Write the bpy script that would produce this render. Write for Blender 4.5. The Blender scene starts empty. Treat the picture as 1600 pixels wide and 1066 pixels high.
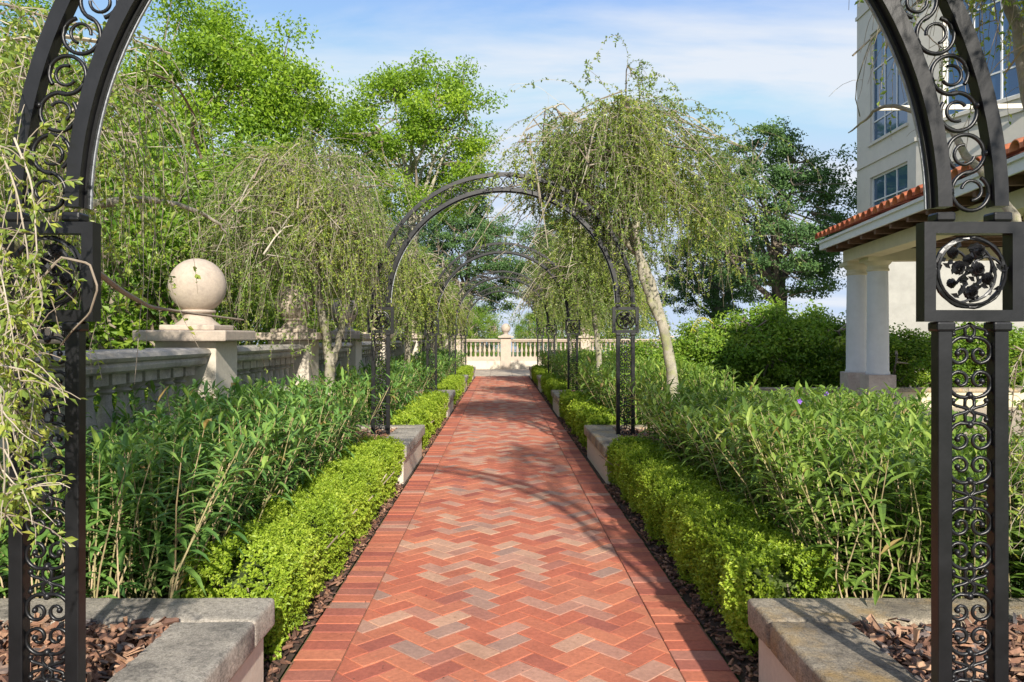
import bpy, bmesh, math
import numpy as np
from mathutils import Vector
R = math.radians
PI = math.pi
sc = bpy.context.scene
COL = sc.collection
rng = np.random.default_rng(7)

# ------------------------------------------------------------------ camera
F_PX, H = 1170.0, 1.35
cam = bpy.data.cameras.new("camera")
cam_ob = bpy.data.objects.new("camera", cam); COL.objects.link(cam_ob)
cam.sensor_width = 36.0; cam.lens = F_PX / 1600 * 36.0
cam_ob.location = (0, 0, H); cam_ob.rotation_euler = (R(90), 0, 0)
cam.shift_x = 17 / 1600; cam.shift_y = -6 / 1600
cam.clip_start = 0.05; cam.clip_end = 3000
sc.camera = cam_ob

# ------------------------------------------------------------------ world, sun, exposure
SUN = Vector((0.36, -2.0, 1.02)).normalized()
sun_el = math.asin(SUN.z); sun_az = math.atan2(SUN.x, SUN.y)
w = bpy.data.worlds.new("World"); sc.world = w; w.use_nodes = True
nt = w.node_tree; N = nt.nodes; L = nt.links; N.clear()
out = N.new('ShaderNodeOutputWorld'); bg = N.new('ShaderNodeBackground')
sky = N.new('ShaderNodeTexSky'); sky.sky_type = 'NISHITA'; sky.sun_disc = False
sky.sun_elevation = sun_el; sky.sun_rotation = sun_az
sky.air_density = 1.0; sky.dust_density = 0.25; sky.ozone_density = 3.0
tc = N.new('ShaderNodeTexCoord'); sep = N.new('ShaderNodeSeparateXYZ')
L.new(tc.outputs['Generated'], sep.inputs[0])
den = N.new('ShaderNodeMath'); den.operation = 'ADD'; den.inputs[1].default_value = 0.22
mx = N.new('ShaderNodeMath'); mx.operation = 'MAXIMUM'; mx.inputs[1].default_value = 0.0
L.new(sep.outputs[2], mx.inputs[0]); L.new(mx.outputs[0], den.inputs[0])
dx = N.new('ShaderNodeMath'); dx.operation = 'DIVIDE'; dy = N.new('ShaderNodeMath'); dy.operation = 'DIVIDE'
L.new(sep.outputs[0], dx.inputs[0]); L.new(den.outputs[0], dx.inputs[1])
L.new(sep.outputs[1], dy.inputs[0]); L.new(den.outputs[0], dy.inputs[1])
cmb = N.new('ShaderNodeCombineXYZ'); L.new(dx.outputs[0], cmb.inputs[0]); L.new(dy.outputs[0], cmb.inputs[1])
mp = N.new('ShaderNodeMapping'); mp.inputs['Scale'].default_value = (0.75, 2.1, 1); mp.inputs['Rotation'].default_value = (0, 0, R(14)); mp.inputs['Location'].default_value = (3.1, 0.6, 0)
L.new(cmb.outputs[0], mp.inputs[0])
nz = N.new('ShaderNodeTexNoise'); nz.inputs['Scale'].default_value = 1.15; nz.inputs['Detail'].default_value = 9; nz.inputs['Roughness'].default_value = 0.56; nz.inputs['Distortion'].default_value = 0.5
L.new(mp.outputs[0], nz.inputs[0])
rp = N.new('ShaderNodeValToRGB'); rp.color_ramp.elements[0].position = 0.42; rp.color_ramp.elements[0].color = (0.02,) * 3 + (1,)
rp.color_ramp.elements[1].position = 0.62; rp.color_ramp.elements[1].color = (0.88,) * 3 + (1,)
L.new(nz.outputs[0], rp.inputs[0])
mixc = N.new('ShaderNodeMixRGB'); mixc.inputs[2].default_value = (3.2, 3.35, 3.6, 1)
L.new(rp.outputs[0], mixc.inputs[0]); hs = N.new('ShaderNodeHueSaturation'); hs.inputs['Saturation'].default_value = 1.05; hs.inputs['Hue'].default_value = 0.516; L.new(sky.outputs[0], hs.inputs['Color']); dk = N.new('ShaderNodeMixRGB'); dk.blend_type = 'DARKEN'; dk.inputs[0].default_value = 1; dk.inputs[2].default_value = (2.3, 2.8, 3.6, 1); L.new(hs.outputs[0], dk.inputs[1]); L.new(dk.outputs[0], mixc.inputs[1])
L.new(mixc.outputs[0], bg.inputs[0]); bg.inputs[1].default_value = 0.135
L.new(bg.outputs[0], out.inputs[0])
sl = bpy.data.lights.new("sun", 'SUN'); sl.energy = 3.9; sl.angle = R(0.9); sl.color = (1.0, 0.93, 0.82)
so = bpy.data.objects.new("sun", sl); COL.objects.link(so)
so.rotation_euler = SUN.to_track_quat('Z', 'Y').to_euler(); so.location = (3, -10, 12)
vs = sc.view_settings; vs.view_transform = 'Standard'; vs.look = 'None'; vs.gamma = 1; vs.use_curve_mapping = False
vs.exposure = 0.98
sc.cycles.max_bounces = 6; sc.cycles.transparent_max_bounces = 6

# ------------------------------------------------------------------ material helpers
def mat(name):
    m = bpy.data.materials.new(name); m.use_nodes = True
    return m, m.node_tree.nodes, m.node_tree.links, m.node_tree.nodes['Principled BSDF']
def rgba(c): return (c[0], c[1], c[2], 1)
def ramp(N, stops):
    r = N.new('ShaderNodeValToRGB'); e = r.color_ramp.elements
    e[0].position, e[0].color = stops[0][0], rgba(stops[0][1])
    e[1].position, e[1].color = stops[-1][0], rgba(stops[-1][1])
    for p, c in stops[1:-1]:
        k = e.new(p); k.color = rgba(c)
    return r
def noise(N, L, scale, detail=4, rough=0.6, src='pos', vec=None):
    n = N.new('ShaderNodeTexNoise'); n.inputs['Scale'].default_value = scale
    n.inputs['Detail'].default_value = detail; n.inputs['Roughness'].default_value = rough
    if vec is not None: L.new(vec, n.inputs[0])
    elif src == 'pos':
        g = N.new('ShaderNodeNewGeometry'); L.new(g.outputs['Position'], n.inputs[0])
    else:
        g = N.new('ShaderNodeTexCoord'); L.new(g.outputs['Object'], n.inputs[0])
    return n
def bump(N, L, p, h, strength, dist=0.01):
    b = N.new('ShaderNodeBump'); b.inputs['Strength'].default_value = strength; b.inputs['Distance'].default_value = dist
    L.new(h, b.inputs['Height']); L.new(b.outputs[0], p.inputs['Normal'])
def leaf_mat(name, stops, transl=0.35, rough=0.45, tmul=1.3):
    m, N, L, p = mat(name)
    a = N.new('ShaderNodeAttribute'); a.attribute_name = 'tint'
    r = ramp(N, stops); L.new(a.outputs['Fac'], r.inputs[0])
    L.new(r.outputs[0], p.inputs['Base Color']); p.inputs['Roughness'].default_value = rough
    p.inputs['Specular IOR Level'].default_value = 0.35
    t = N.new('ShaderNodeBsdfTranslucent'); mx = N.new('ShaderNodeMixShader'); mx.inputs[0].default_value = transl
    mu = N.new('ShaderNodeMixRGB'); mu.blend_type = 'MULTIPLY'; mu.inputs[0].default_value = 1; mu.inputs[2].default_value = (tmul, tmul * 1.05, tmul * .5, 1)
    L.new(r.outputs[0], mu.inputs[1]); L.new(mu.outputs[0], t.inputs[0])
    o = N['Material Output']
    L.new(p.outputs[0], mx.inputs[1]); L.new(t.outputs[0], mx.inputs[2]); L.new(mx.outputs[0], o.inputs[0])
    return m
def tint_mat(name, stops, rough=0.8, nscale=30, namt=0.25, bstr=0.3):
    m, N, L, p = mat(name)
    a = N.new('ShaderNodeAttribute'); a.attribute_name = 'tint'
    r = ramp(N, stops); L.new(a.outputs['Fac'], r.inputs[0])
    n = noise(N, L, nscale, 6, 0.65)
    r2 = ramp(N, [(0.25, (1 - namt,) * 3), (0.75, (1 + namt,) * 3)]); L.new(n.outputs[0], r2.inputs[0])
    mu = N.new('ShaderNodeMixRGB'); mu.blend_type = 'MULTIPLY'; mu.inputs[0].default_value = 1
    L.new(r.outputs[0], mu.inputs[1]); L.new(r2.outputs[0], mu.inputs[2])
    nb = noise(N, L, nscale * .06, 5, 0.7); r3 = ramp(N, [(0.3, (.80, .78, .78)), (0.5, (1, 1, 1)), (0.72, (1.16, 1.15, 1.12))]); L.new(nb.outputs[0], r3.inputs[0])
    nf = noise(N, L, nscale * 7, 2, 0.5); r5 = ramp(N, [(0.66, (0, 0, 0)), (0.76, (.35,) * 3)]); L.new(nf.outputs[0], r5.inputs[0])
    m3 = N.new('ShaderNodeMixRGB'); m3.blend_type = 'MULTIPLY'; m3.inputs[0].default_value = 1; L.new(mu.outputs[0], m3.inputs[1]); L.new(r3.outputs[0], m3.inputs[2])
    m5 = N.new('ShaderNodeMixRGB'); m5.inputs[2].default_value = (.5, .4, .3, 1); L.new(r5.outputs[0], m5.inputs[0]); L.new(m3.outputs[0], m5.inputs[1]); L.new(m5.outputs[0], p.inputs['Base Color'])
    p.inputs['Roughness'].default_value = rough
    bump(N, L, p, n.outputs[0], bstr, 0.004)
    return m
def stone_mat(name, base, dark, lich, lich_amt, scale=3.0, bs=0.5, rough=0.85, dark_pos=(0.38, 0.56)):
    m, N, L, p = mat(name)
    n1 = noise(N, L, scale, 8, 0.68); n2 = noise(N, L, scale * 14, 6, 0.7); n3 = noise(N, L, scale * 1.7, 6, 0.65)
    r1 = ramp(N, [(dark_pos[0], dark), (dark_pos[1], base)]); L.new(n1.outputs[0], r1.inputs[0])
    ct = 1.0 if bs > .6 else .35; r2 = ramp(N, [(0.32, (1 - .48 * ct,) * 3), (0.5, (1 - .05 * ct,) * 3), (0.7, (1 + .22 * ct,) * 3)]); L.new(n2.outputs[0], r2.inputs[0])
    mu = N.new('ShaderNodeMixRGB'); mu.blend_type = 'MULTIPLY'; mu.inputs[0].default_value = 1
    L.new(r1.outputs[0], mu.inputs[1]); L.new(r2.outputs[0], mu.inputs[2])
    r3 = ramp(N, [(0.5, (0, 0, 0)), (0.66, (lich_amt,) * 3)]); L.new(n3.outputs[0], r3.inputs[0])
    ml = N.new('ShaderNodeMixRGB'); ml.inputs[2].default_value = rgba(lich)
    L.new(r3.outputs[0], ml.inputs[0]); L.new(mu.outputs[0], ml.inputs[1]); L.new(ml.outputs[0], p.inputs['Base Color'])
    p.inputs['Roughness'].default_value = rough
    n4 = noise(N, L, scale * 45, 4, 0.85); am = N.new('ShaderNodeMath'); am.operation = 'ADD'; L.new(n2.outputs[0], am.inputs[0]); L.new(n4.outputs[0], am.inputs[1])
    r4 = ramp(N, [(0.36, (0.45,) * 3), (0.5, (0.95,) * 3), (0.66, (1.25,) * 3)]); L.new(n4.outputs[0], r4.inputs[0])
    m4 = N.new('ShaderNodeMixRGB'); m4.blend_type = 'MULTIPLY'; m4.inputs[0].default_value = min(1, bs ** 2 * 1.6); L.new(ml.outputs[0], m4.inputs[1]); L.new(r4.outputs[0], m4.inputs[2]); L.new(m4.outputs[0], p.inputs['Base Color'])
    bump(N, L, p, am.outputs[0], bs, 0.008)
    return m
def plain(name, c, rough=0.6, metal=0, nscale=0, namt=0.1, bs=0.0, spec=0.5):
    m, N, L, p = mat(name)
    p.inputs['Base Color'].default_value = rgba(c); p.inputs['Roughness'].default_value = rough; p.inputs['Metallic'].default_value = metal
    p.inputs['Specular IOR Level'].default_value = spec
    if nscale:
        n = noise(N, L, nscale, 6, 0.65)
        r = ramp(N, [(0.3, tuple(x * (1 - namt) for x in c)), (0.7, tuple(min(1, x * (1 + namt)) for x in c))])
        L.new(n.outputs[0], r.inputs[0]); L.new(r.outputs[0], p.inputs['Base Color'])
        if bs: bump(N, L, p, n.outputs[0], bs, 0.005)
    return m

M = {}
M['iron'] = plain('painted_black_iron', (0.0075, 0.0075, 0.0085), 0.36, 0, 9, 0.5, 0.25, 0.42)
M['strip'] = plain('galvanised_strip', (0.42, 0.44, 0.47), 0.4, 0.6, 40, 0.3, 0.3)
M['coping_grey'] = stone_mat('weathered_grey_stone', (0.48, 0.43, 0.36), (0.23, 0.21, 0.18), (0.50, 0.45, 0.37), 0.45, 3.4, 0.8)
M['coping_yel'] = stone_mat('lichened_stone', (0.40, 0.34, 0.25), (0.17, 0.145, 0.115), (0.47, 0.30, 0.10), 0.6, 3.4, 0.8)
M['stucco'] = plain('cream_stucco', (0.56, 0.50, 0.41), 0.9, 0, 35, 0.08, 0.5, 0.2)
M['cast'] = stone_mat('pinkish_cast_stone', (0.46, 0.38, 0.30), (0.35, 0.29, 0.24), (0.28, 0.25, 0.22), 0.45, 2.2, 0.3, 0.85, (0.3, 0.5))
M['cast_grey'] = stone_mat('weathered_cast_stone', (0.48, 0.44, 0.38), (0.27, 0.25, 0.22), (0.22, 0.21, 0.19), 0.4, 3.5, 0.5)
M['brick'] = tint_mat('clay_paver', [(0.0, (0.42, 0.115, 0.065)), (0.3, (0.50, 0.175, 0.095)), (0.5, (0.33, 0.09, 0.06)), (0.66, (0.45, 0.235, 0.165)), (0.8, (0.50, 0.29, 0.19)), (0.9, (0.39, 0.215, 0.155)), (1.0, (0.33, 0.20, 0.155))], 0.85, 45, 0.22, 0.4)
M['joint'] = plain('sand_joint', (0.24, 0.12, 0.07), 0.95, 0, 60, 0.3)
M['mulch'] = tint_mat('bark_chip', [(0, (0.035, 0.020, 0.016)), (0.3, (0.12, 0.06, 0.04)), (0.55, (0.25, 0.125, 0.075)), (0.8, (0.38, 0.23, 0.14)), (0.9, (0.16, 0.12, 0.105)), (1, (0.09, 0.08, 0.08))], 0.75, 60, 0.35, 0.6)
M['soil'] = plain('dark_soil', (0.055, 0.034, 0.022), 0.95, 0, 14, 0.5, 0.8)
M['bark_pale'] = stone_mat('pale_smooth_bark', (0.40, 0.36, 0.28), (0.24, 0.22, 0.16), (0.27, 0.30, 0.07), 0.6, 6, 0.5)
M['bark_dark'] = stone_mat('brown_bark', (0.19, 0.155, 0.12), (0.09, 0.075, 0.06), (0.22, 0.20, 0.16), 0.4, 5, 0.8)
M['twig'] = tint_mat('grey_tan_twig', [(0, (0.20, 0.15, 0.11)), (0.5, (0.32, 0.27, 0.20)), (1, (0.46, 0.40, 0.31))], 0.8, 40, 0.2, 0.2)
M['cane'] = tint_mat('green_brown_cane', [(0, (0.30, 0.22, 0.12)), (0.5, (0.22, 0.21, 0.08)), (1, (0.42, 0.31, 0.19))], 0.8, 40, 0.2, 0.2)
M['holly'] = leaf_mat('weeping_holly_leaf', [(0, (0.08, 0.14, 0.035)), (0.45, (0.18, 0.26, 0.05)), (0.75, (0.32, 0.39, 0.075)), (1, (0.50, 0.50, 0.10))], 0.38, 0.4)
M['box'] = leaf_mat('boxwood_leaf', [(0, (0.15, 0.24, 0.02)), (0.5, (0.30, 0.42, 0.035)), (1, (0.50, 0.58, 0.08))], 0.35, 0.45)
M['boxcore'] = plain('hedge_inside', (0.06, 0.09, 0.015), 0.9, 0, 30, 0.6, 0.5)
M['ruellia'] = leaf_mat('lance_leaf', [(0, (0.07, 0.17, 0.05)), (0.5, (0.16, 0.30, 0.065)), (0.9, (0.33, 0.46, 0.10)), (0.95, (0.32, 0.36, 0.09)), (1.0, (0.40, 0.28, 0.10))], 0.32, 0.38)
M['ruellia_r'] = leaf_mat('sun_tinted_lance_leaf', [(0, (0.08, 0.16, 0.035)), (0.5, (0.19, 0.30, 0.05)), (0.9, (0.36, 0.45, 0.09)), (0.97, (0.42, 0.42, 0.11)), (1.0, (0.42, 0.30, 0.12))], 0.34, 0.4)  # same lance leaf, sun warmth put into yellower tones for the right bed
M['oak'] = leaf_mat('dark_oak_leaf', [(0, (0.045, 0.10, 0.035)), (0.6, (0.10, 0.19, 0.055)), (1, (0.19, 0.28, 0.08))], 0.25, 0.5)
M['bright'] = leaf_mat('bright_spring_leaf', [(0, (0.10, 0.19, 0.018)), (0.5, (0.22, 0.35, 0.025)), (1, (0.40, 0.52, 0.045))], 0.4, 0.45)
M['shrub'] = leaf_mat('broad_shrub_leaf', [(0, (0.07, 0.16, 0.02)), (0.5, (0.18, 0.30, 0.03)), (1, (0.36, 0.44, 0.06))], 0.35, 0.42)
M['grass'] = plain('lawn_ground', (0.07, 0.13, 0.03), 0.95, 0, 5, 0.4, 0.5)
M['water'] = plain('bay_water', (0.08, 0.16, 0.22), 0.12)
M['terrace'] = stone_mat('travertine_terrace', (0.50, 0.42, 0.32), (0.36, 0.30, 0.23), (0.40, 0.33, 0.25), 0.3, 1.2, 0.2)
M['wall_sun_dimmed'] = plain('wall_paint_sun_dimmed', (0.34, 0.33, 0.30), 0.85, 0, 3, 0.12, 0.3, 0.2)  # wall paint darkened to offset full sun on one facet
M['wall'] = plain('painted_mansion_wall', (0.62, 0.58, 0.50), 0.85, 0, 3, 0.06, 0.2, 0.2)
M['wall_cream'] = plain('cream_beam_paint', (0.58, 0.52, 0.36), 0.85, 0, 6, 0.08, 0.2, 0.2)
M['white'] = plain('white_paint', (0.70, 0.70, 0.68), 0.6, 0, 8, 0.05)
M['column'] = plain('painted_column', (0.58, 0.59, 0.60), 0.7, 0, 6, 0.06, 0.1)
M['marble'] = stone_mat('veined_pink_stone', (0.50, 0.43, 0.38), (0.36, 0.29, 0.26), (0.58, 0.52, 0.47), 0.6, 2.5, 0.1, 0.6)
M['wood'] = plain('brown_soffit_wood', (0.13, 0.065, 0.04), 0.7, 0, 20, 0.3, 0.2)
M['tile'] = tint_mat('terracotta_tile', [(0, (0.42, 0.10, 0.045)), (0.5, (0.55, 0.17, 0.07)), (1, (0.62, 0.26, 0.13))], 0.75, 12, 0.3, 0.2)
gm, gN, gL, gp = mat('window_glass'); gp.inputs['Base Color'].default_value = (0.05, 0.12, 0.22, 1); gp.inputs['Roughness'].default_value = 0.06; gp.inputs['Specular IOR Level'].default_value = 1.0; gp.inputs['Metallic'].default_value = 0.35
M['glass'] = gm
M['petal'] = plain('purple_petal', (0.32, 0.16, 0.62), 0.6)
M['frond'] = plain('yellow_fern', (0.45, 0.42, 0.05), 0.6)

# ------------------------------------------------------------------ mesh helpers
def mesh_blocks(name, blocks, smooth=False):
    """blocks: list of (V(n,3), F(m,k), tint scalar or (m,))"""
    vs_, lv, ls, lt, tn = [], [], [], [], []
    off = 0; lo = 0
    for V, F, T in blocks:
        V = np.asarray(V, float); F = np.asarray(F, int)
        if len(F) == 0: continue
        vs_.append(V); lv.append((F + off).ravel()); k = F.shape[1]; m = F.shape[0]
        ls.append(lo + np.arange(m) * k); lt.append(np.full(m, k)); lo += m * k; off += len(V)
        tn.append(np.broadcast_to(np.asarray(T, float), (m,)))
    V = np.concatenate(vs_); lv = np.concatenate(lv); ls = np.concatenate(ls); lt = np.concatenate(lt); tn = np.concatenate(tn)
    me = bpy.data.meshes.new(name)
    me.vertices.add(len(V)); me.vertices.foreach_set('co', V.astype(np.float32).ravel())
    me.loops.add(len(lv)); me.loops.foreach_set('vertex_index', lv.astype(np.int32))
    me.polygons.add(len(ls)); me.polygons.foreach_set('loop_start', ls.astype(np.int32)); me.polygons.foreach_set('loop_total', lt.astype(np.int32))
    me.polygons.foreach_set('use_smooth', np.full(len(ls), bool(smooth)))
    at = me.attributes.new('tint', 'FLOAT', 'FACE'); at.data.foreach_set('value', tn.astype(np.float32))
    me.update(calc_edges=True)
    return me
def link(name, me, m, parent=None, loc=None, kind=None):
    if me.materials: 
        pass
    elif m: me.materials.append(m)
    o = bpy.data.objects.new(name, me); COL.objects.link(o)
    if parent: o.parent = parent
    if loc is not None: o.location = loc
    if kind: o['kind'] = kind
    return o
def obj(name, blocks, m, parent=None, smooth=False, kind=None, loc=None):
    return link(name, mesh_blocks(name, blocks, smooth), m, parent, loc, kind)
def thing(name, label, cat, loc=(0, 0, 0), group=None, rz=0):
    o = bpy.data.objects.new(name, None); COL.objects.link(o); o.location = loc; o.rotation_euler = (0, 0, rz)
    o.empty_display_size = 0.2
    return tag(o, label, cat, group)
def tag(o, label, cat, group=None):
    o['label'] = label; o['category'] = cat
    if group: o['group'] = group
    return o
def copy_tree(o, parent=None):
    c = o.copy(); COL.objects.link(c)
    if parent: c.parent = parent
    for ch in list(o.children): copy_tree(ch, c)
    return c

def box(x0, x1, y0, y1, z0, z1, t=0.5):
    V = [(x0, y0, z0), (x1, y0, z0), (x1, y1, z0), (x0, y1, z0), (x0, y0, z1), (x1, y0, z1), (x1, y1, z1), (x0, y1, z1)]
    Fq = [(0, 3, 2, 1), (4, 5, 6, 7), (0, 1, 5, 4), (1, 2, 6, 5), (2, 3, 7, 6), (3, 0, 4, 7)]
    return (V, Fq, t)
def bevel_box_mesh(name, x0, x1, y0, y1, z0, z1, r=0.01, seg=2, jitter=0, sub=0, smooth=False):
    bm = bmesh.new()
    V, Fq, _ = box(x0, x1, y0, y1, z0, z1)
    vv = [bm.verts.new(v) for v in V]
    for f in Fq: bm.faces.new([vv[i] for i in f])
    if r > 0: bmesh.ops.bevel(bm, geom=list(bm.edges), offset=r, segments=seg, affect='EDGES', profile=0.5)
    if sub:
        big = [e for e in bm.edges if e.calc_length() > 0.15]
        bmesh.ops.subdivide_edges(bm, edges=big, cuts=sub, use_grid_fill=True)
    if jitter:
        from mathutils import noise as mn
        for v in bm.verts:
            v.co += mn.noise_vector(v.co * 9.0) * jitter + mn.noise_vector(v.co * 31.0) * jitter * 0.6
    if smooth:
        for f in bm.faces: f.smooth = True
    me = bpy.data.meshes.new(name); bm.to_mesh(me); bm.free()
    return me
def lathe(prof, n=16, cx=0, cy=0, t=0.5):
    prof = np.asarray(prof, float); k = len(prof)
    a = np.arange(n) / n * 2 * PI
    V = np.stack([cx + prof[:, None, 0] * np.cos(a), cy + prof[:, None, 0] * np.sin(a), np.broadcast_to(prof[:, None, 1], (k, n))], -1).reshape(-1, 3)
    i, j = np.meshgrid(np.arange(k - 1), np.arange(n), indexing='ij'); j2 = (j + 1) % n
    Fq = np.stack([i * n + j, i * n + j2, (i + 1) * n + j2, (i + 1) * n + j], -1).reshape(-1, 4)
    return (V, Fq, t)
def norm(a): return a / np.maximum(np.linalg.norm(a, axis=-1, keepdims=True), 1e-9)
def tubes(P, Rr, sides=4, t=0.5):
    """P (T,n,3), Rr (T,n)"""
    P = np.asarray(P, float); Rr = np.asarray(Rr, float)
    if P.ndim == 2: P = P[None]; Rr = Rr[None]
    T, n, _ = P.shape
    tg = norm(np.gradient(P, axis=1)); mt = np.abs(norm(tg.mean(1)))
    ref = np.where(mt[:, 2:3] > 0.6, np.array([[1, 0.15, 0.1]]), np.array([[0.05, 0.1, 1.0]]))[:, None, :]
    u = norm(np.cross(tg, ref)); v = np.cross(tg, u)
    a = np.arange(sides) / sides * 2 * PI
    V = P[:, :, None, :] + Rr[:, :, None, None] * (u[:, :, None, :] * np.cos(a)[:, None] + v[:, :, None, :] * np.sin(a)[:, None])
    idx = np.arange(T * n * sides).reshape(T, n, sides)
    A = idx[:, :-1]; B = idx[:, 1:]
    Fq = np.stack([A, np.roll(A, -1, 2), np.roll(B, -1, 2), B], -1).reshape(-1, 4)
    t = np.asarray(t, float)
    if t.ndim == 1: t = np.repeat(t, (n - 1) * sides)
    return (V.reshape(-1, 3), Fq, t)
def leaves(P, D, Nn, ln, wd, t, fold=0.25):
    """simple folded two-triangle leaf: base at P, direction D, normal Nn"""
    D = norm(D); S = norm(np.cross(D, Nn)); U = np.cross(S, D)
    ln = np.broadcast_to(ln, (len(P),))[:, None]; wd = np.broadcast_to(wd, (len(P),))[:, None]
    a = P; tip = P + D * ln - U * ln * 0.08
    m = P + D * ln * 0.5
    l = m + S * wd * 0.5 + U * wd * fold; r = m - S * wd * 0.5 + U * wd * fold
    V = np.stack([a, r, tip, l], 1).reshape(-1, 3)
    b = np.arange(len(P))[:, None] * 4
    Fq = np.concatenate([b + np.array([0, 1, 2]), b + np.array([0, 2, 3])], 0)
    t = np.broadcast_to(t, (len(P),)); t = np.concatenate([t, t])
    return (V, Fq, t)
def long_leaves(P, D, ln, wd, t, droop):
    n = len(P); up = np.array([0, 0, 1.0]); D = norm(D)
    S = norm(np.cross(D, up) + 1e-6); U = np.cross(S, D)
    ln = ln[:, None]; wd = wd[:, None]; dr = droop[:, None]
    C1 = P + D * ln * 0.33 - up * dr * ln * 0.10; C2 = P + D * ln * 0.68 - up * dr * ln * 0.38; tip = P + D * ln * 0.97 - up * dr * ln * 0.85
    V = np.stack([P, C1 + S * wd * .5 + U * wd * .22, C1, C1 - S * wd * .5 + U * wd * .22,
                  C2 + S * wd * .36 + U * wd * .15, C2, C2 - S * wd * .36 + U * wd * .15, tip], 1).reshape(-1, 3)
    b = np.arange(n)[:, None] * 8
    tri = np.concatenate([b + np.array(q) for q in [(0, 2, 1), (0, 3, 2), (4, 5, 7), (5, 6, 7)]], 0)
    qd = np.concatenate([b + np.array(q) for q in [(1, 2, 5, 4), (2, 3, 6, 5)]], 0)
    return [(V, tri, np.tile(t, 4)), (V, qd, np.tile(t, 2))]

def rnd(n): return rng.random(n)
def unit(n, zb=0.0):
    v = rng.normal(size=(n, 3)); v[:, 2] += zb
    return norm(v)

# ================================================================== SETTING
gw = obj('ground', [([(-500, -60, -0.03), (500, -60, -0.03), (500, 70, -0.03), (-500, 70, -0.03)], [(0, 1, 2, 3)], .5)], M['grass'], kind='structure')
obj('water', [([(-1500, 70, -0.6), (1500, 70, -0.6), (1500, 2500, -0.6), (-1500, 2500, -0.6)], [(0, 1, 2, 3)], .5)], M['water'], kind='structure')
XL, XR, IL, IR = -0.868, 0.935, -0.665, 0.722
Y_END = 25.9

# ---- brick path
path = obj('path', [([(XL - .004, -1.5, -0.006), (XR + .004, -1.5, -0.006), (XR + .004, Y_END, -0.006), (XL - .004, Y_END, -0.006)], [(0, 1, 2, 3)], .5)], M['joint'], kind='structure')
def clip_poly(poly, axis, val, keep_less):
    outp = []
    for i in range(len(poly)):
        a, b = poly[i], poly[(i + 1) % len(poly)]
        ia = (a[axis] <= val) if keep_less else (a[axis] >= val)
        ib = (b[axis] <= val) if keep_less else (b[axis] >= val)
        if ia: outp.append(a)
        if ia != ib:
            s = (val - a[axis]) / (b[axis] - a[axis]); outp.append((a[0] + s * (b[0] - a[0]), a[1] + s * (b[1] - a[1])))
    return outp
def inset(poly, d):
    n = len(poly); res = []
    for i in range(n):
        p0 = np.array(poly[i - 1]); p1 = np.array(poly[i]); p2 = np.array(poly[(i + 1) % n])
        e1 = p1 - p0; e2 = p2 - p1; l1 = np.hypot(*e1); l2 = np.hypot(*e2)
        if l1 < 1e-6 or l2 < 1e-6: return None
        n1 = np.array([-e1[1], e1[0]]) / l1; n2 = np.array([-e2[1], e2[0]]) / l2
        b = n1 + n2; dd = b @ n1
        if abs(dd) < .2: dd = .2
        res.append(tuple(p1 + b * d / dd))
    return res
def area(p): return 0.5 * sum(p[i][0] * p[(i + 1) % len(p)][1] - p[(i + 1) % len(p)][0] * p[i][1] for i in range(len(p)))
def brick_blocks(poly, z, tilt, t):
    p = inset(poly, 0.0016)
    if not p or area(p) < 2e-4: return None
    q = inset(p, 0.0028)
    n = len(p)
    c = np.mean(p, 0)
    zz = lambda s: z + (s[0] - c[0]) * tilt[0] + (s[1] - c[1]) * tilt[1]
    V = [(a[0], a[1], -0.03) for a in p] + [(a[0], a[1], zz(a) - 0.0022) for a in p] + [(a[0], a[1], zz(a)) for a in q]
    sq = [(i, (i + 1) % n, n + (i + 1) % n, n + i) for i in range(n)] + [(n + i, n + (i + 1) % n, 2 * n + (i + 1) % n, 2 * n + i) for i in range(n)]
    return [(V, sq, t), (V, [tuple(range(2 * n, 3 * n))], t)]
def brick_tint(wts=(0.26, 0.28, 0.13, 0.15, 0.11, 0.07)):
    r = rng.choice(6, p=wts)
    return [rng.uniform(0, .15), rng.uniform(.2, .38), rng.uniform(.42, .58), rng.uniform(.6, .7), rng.uniform(.74, .84), rng.uniform(.88, 1)][r]
a = 0.1; s2 = math.sqrt(2)
herr = []
for k in range(-60, 460):
    for m in range(-110, 110):
        for kind in (0, 1):
            u0, v0 = k + 4 * m, k
            if kind == 0: cells = (u0, v0, u0 + 2, v0 + 1)
            else: cells = (u0, v0 + 1, u0 + 1, v0 + 3)
            cx = ((cells[0] + cells[2]) / 2 - (cells[1] + cells[3]) / 2) * a / s2; cy = ((cells[0] + cells[2]) / 2 + (cells[1] + cells[3]) / 2) * a / s2 - 1.6
            if cx < IL - .16 or cx > IR + .16 or cy < -1.3 or cy > Y_END + .15: continue
            P4 = [(cells[0], cells[1]), (cells[2], cells[1]), (cells[2], cells[3]), (cells[0], cells[3])]
            poly = [((x - y) * a / s2, (x + y) * a / s2 - 1.6) for x, y in P4]
            for ax, vl, kl in ((0, IL, False), (0, IR, True), (1, -1.2, False), (1, Y_END, True)):
                poly = clip_poly(poly, ax, vl, kl)
                if len(poly) < 3: break
            if len(poly) < 3 or area(poly) < 0.0006: continue
            cl = []
            for pnt in poly:
                if not cl or math.hypot(pnt[0] - cl[-1][0], pnt[1] - cl[-1][1]) > 2e-3: cl.append(pnt)
            if math.hypot(cl[0][0] - cl[-1][0], cl[0][1] - cl[-1][1]) < 2e-3: cl.pop()
            if len(cl) >= 3: herr.append((cy, cl))
herr.sort(key=lambda q: q[0] if q[0] > 2.45 else q[0] + 100)
rest = []; cnt = 0
for cy, poly in herr:
    b = brick_blocks(poly, rng.normal(0, .0012), rng.normal(0, .008, 2), brick_tint())
    if not b: continue
    if cnt < 300 and cy > 2.45: obj('brick', b, M['brick'], path); cnt += 1
    else: rest += b
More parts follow.
